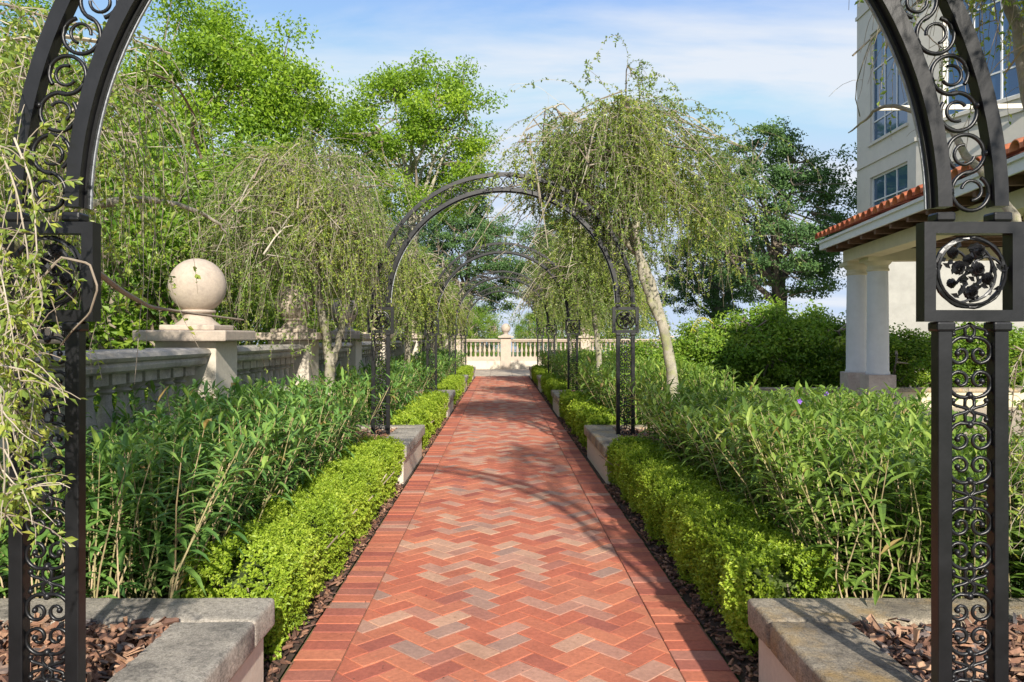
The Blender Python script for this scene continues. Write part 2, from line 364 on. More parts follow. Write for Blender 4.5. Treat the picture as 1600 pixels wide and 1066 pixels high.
obj('distant_bricks', rest, M['brick'], path, kind='stuff')
rest = []; cnt = 0; lst = []
for side in (0, 1):
    y = -1.2
    while y < Y_END:
        x0, x1 = (XL, IL) if side == 0 else (IR, XR)
        e = rng.normal(0, .003)
        poly = [(x0 + (e if side == 0 else 0), y), (x1 + (e if side else 0), y), (x1 + (e if side else 0), y + .098), (x0 + (e if side == 0 else 0), y + .098)]
        if side == 0: poly = [(min(px, IL - .002), py) for px, py in poly]
        else: poly = [(max(px, IR + .002), py) for px, py in poly]
        lst.append((y, poly)); y += .0985
lst.sort(key=lambda q: q[0] if q[0] > 2.45 else q[0] + 100)
for y, poly in lst:
    b = brick_blocks(poly, rng.normal(0.001, .0015), rng.normal(0, .008, 2), brick_tint((.46, .18, .30, .05, .0, .01)))
    if cnt < 300 and y > 2.45: obj('border_brick', b, M['brick'], path); cnt += 1
    else: rest += b
obj('distant_border_bricks', rest, M['brick'], path, kind='stuff')

# ---- terrace beyond the path, made of slabs
terr = obj('terrace', [([(-2.0, Y_END, -0.012), (12, Y_END, -0.012), (12, 33, -0.012), (-2.0, 33, -0.012)], [(0, 1, 2, 3)], .5)], M['joint'], kind='structure')
for i in range(16):
    for j in range(7):
        x0 = -2.0 + i * .8; y0 = Y_END + .01 + j * .95
        bm_ = bevel_box_mesh('paving_slab', x0 + .004, x0 + .796, y0 + .004, y0 + .946, -0.04, rng.normal(0.004, .001), .004, 1)
        link('paving_slab', bm_, M['terrace'], terr)
# paving near pavilion
court = obj('courtyard_paving', [([(3.6, 9.5, -0.014), (16, 9.5, -0.014), (16, 14.3, -0.014), (3.6, 14.3, -0.014)], [(0, 1, 2, 3)], .5)], M['joint'], kind='structure')
for i in range(14):
    for j in range(6):
        x0 = 3.6 + i * .8; y0 = 9.5 + j * .8
        link('paving_slab', bevel_box_mesh('paving_slab', x0 + .004, x0 + .796, y0 + .004, y0 + .796, -0.04, rng.normal(0.002, .001), .004, 1), M['terrace'], court)

# ---- soil beds
BX = {-1: (-2.06, XL - .012), 1: (XR + .012, 2.75)}
for s in (-1, 1):
    x0, x1 = BX[s]
    obj('garden_bed', [([(x0, -1.5, -0.004), (x1, -1.5, -0.004), (x1, Y_END, -0.004), (x0, Y_END, -0.004)], [(0, 1, 2, 3)], .5)], M['soil'], kind='structure')

# ---- bark chips
def chips(n, x0, x1, y0, y1, z, size=0.034, heap=0.02, pale=0.5):
    P = np.stack([rng.uniform(x0, x1, n), rng.uniform(y0, y1, n), z + rng.random(n) ** 1.5 * heap], -1)
    D = unit(n); D[:, 2] *= .35; D = norm(D); Nn = unit(n, 1.6); S = norm(np.cross(D, Nn)); U = np.cross(S, D)
    ln = size * rng.uniform(.45, 1.5, n)[:, None]; wd = size * rng.uniform(.2, .62, n)[:, None]; th = rng.uniform(.003, .010, n)[:, None]
    k = []
    for su, ss, sl in [(-1, -1, -1), (-1, 1, -1), (-1, .6, 1), (-1, -.5, 1), (1, -.8, -.8), (1, .9, -.9), (1, .35, .8), (1, -.6, .75)]:
        j = rng.uniform(.75, 1.2, (n, 3))
        k.append(P + D * ln * .5 * sl * j[:, :1] + S * wd * .5 * ss * j[:, 1:2] + U * th * .5 * su * j[:, 2:])
    V = np.stack(k, 1).reshape(-1, 3); b = np.arange(n)[:, None] * 8
    Fq = np.concatenate([b + np.array(q) for q in [(4, 5, 6, 7), (0, 1, 5, 4), (1, 2, 6, 5), (2, 3, 7, 6), (3, 0, 4, 7)]], 0)
    return (V, Fq, np.tile(np.clip(rng.beta(2, 2, n) + (pale - .5), 0, 1), 5))

AY = [2.03 + 5.62 * i for i in range(5)]          # arch / planter centres along the path
PL = 0.825                                        # half length of a planter
# mulch strips between path and hedge, per bay
for s in (-1, 1):
    for i in range(4):
        ya, yb = AY[i] + PL, AY[i + 1] - PL
        e = XL if s < 0 else XR
        x0, x1 = (e - .34, e - .005) if s < 0 else (e + .005, e + .34)
        if i < 2: bl = [chips(1900, x0, x1, ya, yb, .006, .036, .028, .36)]
        else: bl = [chips(500, x0, x1, ya, yb, .006, .05, .03, .36)]
        o = obj('bark_mulch', bl, M['mulch'], kind='stuff')
        o['label'] = 'dark bark mulch strip at the %s foot of the clipped hedge' % ('left' if s < 0 else 'right')

# ================================================================== PLANTERS
ORD = ['nearest', 'second', 'third', 'fourth', 'farthest']
def planter(s, i):
    yc = AY[i]
    xi = -0.86 if s < 0 else 0.935
    xo = -2.04 if s < 0 else 2.12
    xc = (xi + xo) / 2
    side = 'left' if s < 0 else 'right'
    look = 'grey streaked coping' if s < 0 else 'yellow lichened coping'
    desc = ['at the bottom %s corner of the photo', 'under the first full arch on the %s', 'third from the camera on the %s', 'fourth from the camera on the %s', 'by the %s terrace edge'][i] % side
    t = thing('stone_planter', 'low stucco bench planter with %s, %s' % (look, desc), 'planter', (xc, yc, 0), 'stone planters along the brick path')
    hx = abs(xo - xi) / 2; ws = .035
    ix = hx - .285; iy = PL - .235
    wl = [box(-hx + ws, hx - ws, -PL + ws, -iy, 0, .25), box(-hx + ws, hx - ws, iy, PL - ws, 0, .25), box(-hx + ws, -ix, -iy, iy, 0, .25), box(ix, hx - ws, -iy, iy, 0, .25)]
    obj('planter_wall', wl, M['stucco'], t)
    cm = M['coping_grey'] if s < 0 else M['coping_yel']
    g = .0015; j = .006 if i < 2 else .003; sub = 9 if i < 2 else 0
    for q in [(-hx, hx, iy + g, PL), (-hx, hx, -PL, -iy - g), (-hx, -ix, -iy + g, iy - g), (ix, hx, -iy + g, iy - g)]:
        me = bevel_box_mesh('coping_stone', q[0], q[1], q[2], q[3], .25, .36, .016, 3, j * .5, sub, True)
        link('coping_stone', me, cm, t)
    obj('soil', [([(-ix, -iy, .30), (ix, -iy, .30), (ix, iy, .30), (-ix, iy, .30)], [(0, 1, 2, 3)], .5)], M['soil'], t)
    n = 3000 if i == 0 else (900 if i == 1 else 300)
    obj('bark_mulch', [chips(n, -ix - .01, ix + .01, -iy - .01, iy + .01, .305, .05 if i < 2 else .05, .06, .62)], M['mulch'], t, kind='stuff')
    return t
for s in (-1, 1):
    for i in range(5): planter(s, i)

# ================================================================== ARCHES
CXA = 0.02; RI, RO = 1.155, 1.345; TW = .038; ZB, ZT = 1.392, 1.660
def spiral(cx, cy, a0, a1, r0, r1, n=22, p=1.0):
    u = np.linspace(0, 1, n); th = a0 + (a1 - a0) * u; r = r0 + (r1 - r0) * u ** p
    return np.stack([cx + r * np.cos(th), np.zeros(n), cy + r * np.sin(th)], -1)
def ball(c, r, n=6):
    pr = [(max(1e-4, r * math.sin(PI * k / 4)), -r * math.cos(PI * k / 4)) for k in range(5)]
    V, Fq, t = lathe(pr, n); return (V + np.array(c), Fq, t)
def post_scroll_mesh():
    bl = []; r = .0052
    for sx in (-1, 1):
        for sz in (-1, 1):
            th_ = np.radians(np.linspace(122, -352, 30)); rr_ = np.interp(np.linspace(122, -352, 30), [-352, -270, -180, -90, 0, 60, 122], [.007, .012, .018, .025, .030, .038, .049])
            c = np.stack([.0265 + rr_ * np.cos(th_), np.zeros(30), .037 + rr_ * np.sin(th_)], -1)
            c[:, 0] *= sx; c[:, 2] *= sz
            bl.append(tubes(c, np.full(len(c), r) * np.linspace(1.1, .85, len(c)), 6)); bl.append(ball(c[-1], .009))
            # cross pieces with small curls
            u = np.linspace(0, 1, 12)[:, None]
            c0 = np.array([[0.0, 0, .119]]) ; p1 = np.array([[.018, 0, .100]]); p2 = np.array([[.05, 0, .110]]) ; p3 = np.array([[.045, 0, .090]])
            q = (1 - u) ** 3 * c0 + 3 * u * (1 - u) ** 2 * p1 + 3 * u ** 2 * (1 - u) * p2 + u ** 3 * p3
            q2 = q.copy(); q2[:, 0] *= sx; q2[:, 2] *= sz
            bl.append(tubes(q2, np.full(len(q2), r * .9), 5)); bl.append(ball(q2[-1], .008))
    for sz in (-1, 1): bl.append(ball((0, 0, .076 * sz), .011)); bl += [tubes([(0, 0, .076 * sz), (.012 * q, 0, .088 * sz), (.013 * q, 0, .104 * sz), (0, 0, .117 * sz)], [.0048] * 4, 5) for q in (-1, 1)]
    return mesh_blocks('scroll', bl, True)
def s_scroll_mesh():
    bl = []; r = .0058
    for sg in (-1, 1):
        c = spiral(-.004, .053, -PI * .52, PI * 1.28, .055, .047, 26); c2 = spiral(.0, .053, PI * 1.28, PI * 1.28, .047, .047, 2)
        h = spiral(.006, .050, -PI * .9, PI * .55, .028, .026, 16)
        c[:, 0] *= sg; c[:, 2] *= sg; h[:, 0] *= -sg; h[:, 2] *= sg
        c[:, 0] = np.clip(c[:, 0], -.058, .058)
        bl.append(tubes(c, np.full(len(c), r), 6)); bl.append(tubes(h, np.full(len(h), r * .8), 6))
        bl.append(box(-.060 if sg < 0 else .046, -.046 if sg < 0 else .060, -.008, .008, .048 * sg - .007, .048 * sg + .007))
    return mesh_blocks('s_scroll', bl, True)
def rose(cx, cz, r, bl, seed):
    rg = np.random.default_rng(seed)
    for ring, (rr, nn, lift) in enumerate([(1.0, 6, .0), (.66, 5, .006), (.34, 4, .011)]):
        for k in range(nn):
            a0 = 2 * PI * k / nn + ring * .6 + rg.uniform(-.2, .2)
            pts = []
            for du in (-.5, 0, .5):
                for dr in (.25, .65, 1.0):
                    an = a0 + du * 2 * PI / nn * 1.25; q = r * rr * dr * rg.uniform(.9, 1.1)
                    pts.append((cx + q * math.cos(an), -lift - .006 * (1 - dr) - .007 * (dr == .65), cz + q * math.sin(an)))
            bl.append((pts, [(0, 1, 4, 3), (1, 2, 5, 4), (3, 4, 7, 6), (4, 5, 8, 7)], .5))
def medallion_mesh():
    bl = []
    c = spiral(0, 0, 0, 2 * PI, .094, .094, 40); bl.append(tubes(c, .0065 + .0012 * np.sin(np.arange(40) * 1.7), 6))
    c2 = spiral(.002, .002, .4, 2 * PI + .2, .088, .092, 30); c2[:, 1] -= .006; bl.append(tubes(c2, np.full(30, .0042), 5))
    for c_ in [spiral(.0, .03, -PI * .6, PI * .3, .085, .045, 14), spiral(.04, .0, PI * .1, PI * 1.1, .05, .03, 14), spiral(-.03, -.03, PI * .2, -PI * .9, .055, .05, 14), spiral(-.05, .02, -PI * .5, PI * .45, .05, .04, 12), spiral(.02, -.05, PI * .9, -PI * .1, .06, .035, 12), spiral(.0, .0, PI * .5, -PI * .5, .06, .08, 12)]:
        bl.append(tubes(c_, np.full(len(c_), .004), 5))
    for q, (x, z, r) in enumerate([(-.045, .052, .017), (.022, .056, .024), (-.03, .012, .020), (.022, .008, .021), (.048, -.018, .018), (.004, -.055, .021), (-.004, .034, .015), (-.05, -.03, .014)]): rose(x, z, r, bl, q)
    rg = np.random.default_rng(5)
    for k in range(34):
        an = rg.uniform(0, 2 * PI); rr = rg.uniform(.015, .085); x, z = rr * math.cos(an), rr * math.sin(an) * .9 - .005; d = rg.uniform(0, 2 * PI); l = .026
        bl.append(leaves(np.array([[x, -.004, z]]), np.array([[math.cos(d), -.2, math.sin(d)]]), np.array([[0, -1., .2]]), l, l * .6, .5))
    return mesh_blocks('medallion', bl, False)
ME_SCR = post_scroll_mesh(); ME_SS = s_scroll_mesh(); ME_MED = medallion_mesh()
for mm in (ME_SCR, ME_SS, ME_MED): mm.materials.append(M['iron'])
def arc_blocks(r0, r1, y0, y1, z_c, n=72, a0=.012, a1=PI - .012):
    th = np.linspace(a0, a1, n); V = []
    for r, y in ((r0, y0), (r1, y0), (r1, y1), (r0, y1)): V.append(np.stack([r * np.cos(th), np.full(n, y), z_c + r * np.sin(th)], -1))
    V = np.stack(V, 1).reshape(-1, 3); Fq = []
    for k in range(n - 1):
        for q in range(4): Fq.append((k * 4 + q, k * 4 + (q + 1) % 4, (k + 1) * 4 + (q + 1) % 4, (k + 1) * 4 + q))
    Fq += [(0, 3, 2, 1), ((n - 1) * 4, (n - 1) * 4 + 1, (n - 1) * 4 + 2, (n - 1) * 4 + 3)]
    return (V, Fq, .5)
tube_me = bevel_box_mesh('post_tube', -TW / 2, TW / 2, -TW / 2, TW / 2, .28, ZB - .014, .003, 2); tube_me.materials.append(M['iron'])
foot_me = bevel_box_mesh('tube_collar', -.025, .025, -.026, .026, -.013, .013, .006, 2); foot_me.materials.append(M['iron'])
def frame_mesh():
    hw = .134; b = .031
    c = (ZB + ZT) / 2; bl = []
    h = (ZT - ZB) / 2
    for q in [(-hw, hw, h - b, h), (-hw, hw, -h, -h + b), (-hw, -hw + b, -h + b, h - b), (hw - b, hw, -h + b, h - b)]:
        bl.append(box(q[0], q[1], -.021, .021, q[2], q[3]))
    me = mesh_blocks('square_frame', bl)
    bm = bmesh.new(); bm.from_mesh(me); bmesh.ops.remove_doubles(bm, verts=bm.verts, dist=1e-5)
    bm.to_mesh(me); bm.free(); return me
FR = frame_mesh(); FR.materials.append(M['iron'])
def make_arch():
    t = thing('garden_arch', '', 'arch', (CXA, AY[0], 0), 'black iron arches over the brick path')
    for sx in (-1, 1):
        for r in (RI + TW / 2, RO - TW / 2):
            link('post_tube', tube_me, None, t, (sx * r, 0, 0))
            link('tube_collar', foot_me, None, t, (sx * r, 0, ZB - .0135)); link('tube_collar', foot_me, None, t, (sx * r, 0, ZT + .0135))
        xc = sx * (RI + RO) / 2
        for k in range(5):
            z = ZB - .014 - .110 - k * .232
            if z < .3: break
            link('scroll', ME_SCR, None, t, (xc, 0, z))
        fr = link('square_frame', FR, None, t, (xc, 0, (ZB + ZT) / 2))
        link('medallion', ME_MED, None, fr, (0, 0, 0))
    zc = ZT + .027
    for r0, r1 in ((RI, RI + TW), (RO - TW, RO)):
        obj('arch_band', [arc_blocks(r0, r1, -TW / 2, TW / 2, zc)], M['iron'], t)
    obj('edge_channel', [arc_blocks(RI - .008, RI - .0005, TW / 2 - .012, TW / 2 + .012, zc)], M['iron'], t)
    obj('pale_edge_strip', [arc_blocks(RI - .012, RI - .0085, TW / 2 + .002, TW / 2 + .010, zc)], M['strip'], t)
    ns = 18
    for k in range(ns):
        th = PI * (k + .5) / ns; rm = (RI + RO) / 2
        o = link('s_scroll', ME_SS, None, t, (rm * math.cos(th), 0, zc + rm * math.sin(th)))
        o.rotation_euler = (0, -th, 0)
        if k % 2: o.scale = (-1, 1, 1)
    return t
arch0 = make_arch()
al = ['black iron scrollwork arch nearest the camera, cropped by the frame', 'black iron arch with full round top standing over the second planters', 'third iron arch along the path, partly hidden by green leaves', 'fourth iron arch, small and dark inside the larger ones', 'farthest iron arch beside the terrace at the path end']
for i in range(5):
    o = arch0 if i == 0 else copy_tree(arch0)
    o.location = (CXA, AY[i], 0); o['label'] = al[i]

# ================================================================== BALUSTRADES
bal_prof = [(.055, .52), (.055, .555), (.034, .565), (.030, .585), (.052, .60), (.030, .625), (.036, .68), (.062, .76), (.060, .80), (.040, .88), (.026, .97), (.024, 1.02), (.042, 1.035), (.026, 1.05), (.050, 1.085), (.055, 1.09), (.055, 1.147)]
BAL = mesh_blocks('baluster', [lathe(bal_prof, 12)], True); BAL.materials.append(M['cast'])
BALG = mesh_blocks('baluster', [lathe([(p_[0] * 1.25, p_[1]) for p_ in bal_prof], 12), box(-.078, .078, -.078, .078, 1.08, 1.148), box(-.078, .078, -.078, .078, .519, .56)]); BALG.materials.clear(); BALG.materials.append(M['cast_grey'])
ped = [(.001, 1.40), (.19, 1.40), (.19, 1.425), (.165, 1.44), (.12, 1.475), (.10, 1.50), (.10, 1.53), (.13, 1.535), (.13, 1.55), (.06, 1.56)]
BALL = mesh_blocks('ball_finial', [lathe([(max(.0005, .205 * math.sin(PI * k / 24)), 1.733 - .205 * math.cos(PI * k / 24)) for k in range(25)], 32)], True); BALL.materials.append(M['cast'])
PED = mesh_blocks('finial_base', [lathe(ped, 24)], True); PED.materials.append(M['cast'])
CAP = bevel_box_mesh('pillar_cap', -.33, .33, -.33, .33, 1.32, 1.40, .012, 2); CAP.materials.append(M['cast'])
STEP = bevel_box_mesh('cap_step', -.20, .20, -.20, .20, 1.4, 1.44, .01, 2); STEP.materials.append(M['cast'])
PIL = bevel_box_mesh('pillar', -.22, .22, -.22, .22, 0, 1.32, .006, 1); PIL.materials.append(M['stucco'])
PILF = bevel_box_mesh('pillar', -.22, .22, -.22, .22, 0, 1.32, .006, 1); PILF.materials.append(M['cast'])
def balustrade(t, pts, bm_, pm, rail_m):
    """pts: pillar positions along local x"""
    for x in pts:
        p = link('pillar', pm, None, t, (x, 0, 0))
        for me in (CAP, STEP, PED, BALL): link(me.name.split('.')[0], me, None, p)
    for x0, x1 in zip(pts[:-1], pts[1:]):
        a_, b_ = x0 + .22, x1 - .22
        prof = [(-.13, 1.147), (-.15, 1.16), (-.16, 1.185), (-.15, 1.205), (-.175, 1.215), (-.19, 1.235), (-.175, 1.262), (-.14, 1.275), (.14, 1.275), (.175, 1.262), (.19, 1.235), (.175, 1.215), (.15, 1.205), (.16, 1.185), (.15, 1.16), (.13, 1.147)]
        n = len(prof); V = [(a_, y, z) for y, z in prof] + [(b_, y, z) for y, z in prof]
        obj('top_rail', [(V, [(i, (i + 1) % n, n + (i + 1) % n, n + i) for i in range(n)], .5)], rail_m, t)
        obj('bottom_rail', [box(a_, b_, -.13, .13, .345, .52)], rail_m, t)
        obj('plinth_wall', [box(a_, b_, -.17, .17, 0, .343)], M['stucco'], t)
        n = int((b_ - a_) / .18); st = (b_ - a_) / n
        for k in range(n): link('baluster', bm_, None, t, (a_ + (k + .5) * st, 0, 0))
XB = -2.27
tl = thing('stone_balustrade', 'weathered stone balustrade with ball topped pillars running along the left bed', 'balustrade', (XB, 0, 0), None, PI / 2)
balustrade(tl, [.4, 3.0, 5.6, 8.2, 10.8, 13.4, 16.0, 18.6, 21.2, 23.8, 26.4, 29.0, 31.6], BALG, PIL, M['cast_grey'])
tf = thing('stone_balustrade', 'pale cream balustrade closing the view at the end of the path', 'balustrade', (0.2, 31.95, 0))
balustrade(tf, [-2.0, .0, 3.4, 6.8, 10.2], BAL, PILF, M['cast'])

# ================================================================== HEDGES
def hedge_blocks(lx, ly, h, n, seed, leaf=.017):
    rg = np.random.default_rng(seed)
    # rounded box shell; y from 0..ly, x centred
    nb = int(ly * 70)
    def wob(x, y, z): return (.022 * np.sin(y * 6.1 + seed) + .016 * np.sin(y * 15 + z * 12 + seed * 2) + .012 * np.sin(x * 23 + y * 9))
    # surface sample: choose face top / sides / ends
    areas = np.array([lx * ly, h * ly, h * ly, lx * h, lx * h]); f = rg.choice(5, n, p=areas / areas.sum())
    u = rg.random(n); v = rg.random(n) ** .85; dpt = rg.random(n) ** 1.6 * .07 - .012
    x = np.where(f == 0, (u - .5) * lx, np.where(f == 1, -lx / 2 + dpt, np.where(f == 2, lx / 2 - dpt, (u - .5) * lx)))
    y = np.where(f <= 2, rg.random(n) * ly, np.where(f == 3, dpt, ly - dpt))
    z = np.where(f == 0, h - dpt, v * h)
    # round the top edges
    ex = np.clip((np.abs(x) - (lx / 2 - .07)) / .07, 0, 1); z = np.where(z > h - .08, z - ex * .045, z)
    tp = .75 + .25 * np.clip(z / .18, 0, 1); x = x * tp
    ww = wob(x, y, z); x = x + np.sign(x) * ww; z = z + ww * .7 * (z > .1)
    P = np.stack([x, y, z], -1)
    # little shoots : group leaves into sprigs
    ns = n // 7
    sp = P[:ns]; Nn = np.stack([np.where(np.abs(x[:ns]) > lx * .36, np.sign(x[:ns]), 0), np.where(y[:ns] < .06, -1., np.where(y[:ns] > ly - .06, 1., 0)), np.where(z[:ns] > h - .1, 1.6, .6)], -1)
    sd = norm(Nn + rg.normal(0, .45, (ns, 3)))
    sl_ = rg.uniform(.018, .055, ns)
    hl = np.sin(sp[:, 1] * 31 + seed) * np.sin(sp[:, 0] * 37 + sp[:, 2] * 29) ; kp = (hl < .62) | (rg.random(ns) < .6)
    sp = sp[kp]; sd = sd[kp]; sl_ = sl_[kp]; ns = len(sp)
    allb = []; k = 7
    for q in range(k):
        base = sp + sd * (sl_ * (q / k))[:, None]
        d = norm(np.cross(sd, norm(rg.normal(size=(ns, 3)))) + sd * .55)
        nn = norm(sd + rg.normal(0, .3, (ns, 3)))
        l = leaf * rg.uniform(.7, 1.25, ns)
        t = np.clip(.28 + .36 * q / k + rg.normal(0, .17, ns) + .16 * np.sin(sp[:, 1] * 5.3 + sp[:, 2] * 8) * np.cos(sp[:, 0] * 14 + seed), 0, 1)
        allb.append(leaves(base, d, nn, l, l * .62, t))
    return allb
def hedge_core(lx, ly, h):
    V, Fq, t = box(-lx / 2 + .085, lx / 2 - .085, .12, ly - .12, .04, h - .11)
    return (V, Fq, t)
HX = .36; HH = .41; HL = AY[1] - AY[0] - 2 * PL - .02
hm_near = [mesh_blocks('foliage', hedge_blocks(HX, HL, HH, 150000, sd)) for sd in (1, 2)]
hm_far = [mesh_blocks('foliage', hedge_blocks(HX, HL, HH, 52000, sd, .027)) for sd in (3, 4)]
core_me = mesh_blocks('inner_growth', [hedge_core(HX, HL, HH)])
def stem_block(lx, ly, n, seed):
    rg = np.random.default_rng(seed); x = rg.uniform(-lx * .3, lx * .3, n); y = rg.uniform(.05, ly - .05, n)
    P = np.stack([np.stack([x, y, np.zeros(n)], -1), np.stack([x + rg.normal(0, .03, n), y + rg.normal(0, .03, n), np.full(n, .12)], -1), np.stack([x + rg.normal(0, .08, n), y + rg.normal(0, .06, n), np.full(n, .3)], -1)], 1)
    return tubes(P, np.full((n, 3), .004), 4, rg.random(n))
stem_me = mesh_blocks('stems', [stem_block(HX * 1.1, HL, 200, 9)])
for s in (-1, 1):
    for i in range(4):
        side = 'left' if s < 0 else 'right'
        d = ['nearest the camera', 'beyond the second planter', 'beyond the third planter', 'last before the terrace'][i]
        xc = -1.11 if s < 0 else 1.19
        t = thing('boxwood_hedge', 'low clipped yellow green box hedge on the %s of the path, %s' % (side, d), 'hedge', (xc, AY[i] + PL + (.27 if i == 0 else .01), 0), 'clipped box hedges edging the path')
        if i == 0: t.scale = (1, .935, 1)
        hm = hm_near[(s > 0) * 1] if i == 0 else hm_far[(i + (s > 0)) % 2]
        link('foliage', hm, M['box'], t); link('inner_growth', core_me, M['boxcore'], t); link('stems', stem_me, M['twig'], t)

# ================================================================== RUELLIA BEDS
def ruellia(lx, ly, n, seed, hmin=.62, hmax=1.0, nl=9, ls=1.0):
    rg = np.random.default_rng(seed)
    x = rg.uniform(-lx / 2, lx / 2, n); y = rg.uniform(0, ly, n)
    hv = .5 + .5 * np.sin(y * 2.3 + seed) * np.cos(x * 3.0 + seed * .7)
    hh = hmin + (hmax - hmin) * np.clip(.55 * rg.random(n) + .45 * hv, 0, 1)
    lean = rg.normal(0, .13, (n, 2)); lean[:, 0] += .16 * np.sign(x) * (np.abs(x) > lx * .36)
    u = np.linspace(0, 1, 5)
    P = np.zeros((n, 5, 3))
    wig = rg.normal(0, .018, (n, 5, 2)); wig[:, 0] = 0
    P[:, :, 0] = x[:, None] + lean[:, :1] * hh[:, None] * u ** 1.6 + wig[:, :, 0]
    P[:, :, 1] = y[:, None] + lean[:, 1:] * hh[:, None] * u ** 1.6 + wig[:, :, 1]
    P[:, :, 2] = hh[:, None] * u
    rad = np.broadcast_to(np.array([.0042, .0038, .0034, .0028, .0018]), (n, 5))
    stems = [tubes(P, rad, 3, rg.random(n))]
    bl = []
    for q in range(nl):
        uu = .22 + .78 * (q / (nl - 1)) ** .75
        fi = uu * 4; i0 = min(3, int(fi)); fr = fi - i0
        base = P[:, i0] * (1 - fr) + P[:, i0 + 1] * fr
        az0 = rg.uniform(0, 2 * PI, n)
        for k in range(2 if q < nl - 2 else 3):
            az = az0 + k * (PI if q < nl - 2 else 2.1) + rg.normal(0, .25, n)
            el = rg.uniform(.1, .75, n) + (.45 if q >= nl - 2 else 0)
            d = np.stack([np.cos(az) * np.cos(el), np.sin(az) * np.cos(el), np.sin(el)], -1)
            ln = rg.uniform(.10, .19, n) * ls * (1.0 if q < nl - 2 else .85); wd = ln * rg.uniform(.15, .21, n)
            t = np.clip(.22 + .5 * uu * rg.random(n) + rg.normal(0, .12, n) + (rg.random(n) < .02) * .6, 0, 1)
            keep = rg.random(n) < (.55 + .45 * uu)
            bl += long_leaves(base[keep], d[keep], ln[keep], wd[keep], t[keep], rg.uniform(.1, .9, n)[keep])
    return stems, bl
BLX_L, BLX_R = .70, 1.36
BED = {}
for s, lx in ((-1, BLX_L), (1, BLX_R)):
    nn = 620 if s < 0 else 1050
    st, lf = ruellia(lx, HL, int(nn * 1.15), 11 + s, .66, 1.06 if s < 0 else .98, 10)
    st2, lf2 = ruellia(lx, HL, int(nn * .55), 21 + s, .60, 1.0, 9, 1.25)
    BED[s] = [(mesh_blocks('canes', st), mesh_blocks('foliage', lf)), (mesh_blocks('canes', st2), mesh_blocks('foliage', lf2))]
for s in (-1, 1):
    for i in range(4):
        side = 'left' if s < 0 else 'right'
        d = ['nearest the camera', 'second from the camera', 'third from the camera', 'farthest from the camera'][i]
        xc = -1.68 if s < 0 else 2.06
        cn, fo = BED[s][0 if i == 0 else 1]
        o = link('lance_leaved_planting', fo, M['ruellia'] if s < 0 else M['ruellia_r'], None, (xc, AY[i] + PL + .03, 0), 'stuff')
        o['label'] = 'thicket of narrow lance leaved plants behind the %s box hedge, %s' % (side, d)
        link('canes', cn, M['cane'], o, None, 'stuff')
# side growth beyond the right planters and beside the near one
st, lf = ruellia(.55, 4.6, 300, 31, .5, .85)
o = obj('lance_leaved_planting', lf, M['ruellia_r'], kind='stuff', loc=(2.5, 1.2, 0)); o['label'] = 'narrow leaved plants growing right of the nearest planter'
obj('canes', st, M['cane'], o, kind='stuff')

# purple flowers in the right bed
fl = []
for k, (x, y, z) in enumerate([(1.78, 5.9, .86), (1.95, 4.9, .93), (2.3, 5.3, .95)]):
    t = thing('petunia_flower', 'small purple flower %s in the right planting' % ['closest to the second right planter', 'in the middle', 'set farthest from the path'][k], 'flower', (x, y, z))
    t.scale = (1, 1, 1)
    for q in range(5):
        an = q * 2 * PI / 5
        obj('petal', [leaves(np.zeros((1, 3)), np.array([[math.cos(an), -.5, math.sin(an)]]), np.array([[0, -1., 0.3]]), .022, .02, .5)], M['petal'], t)

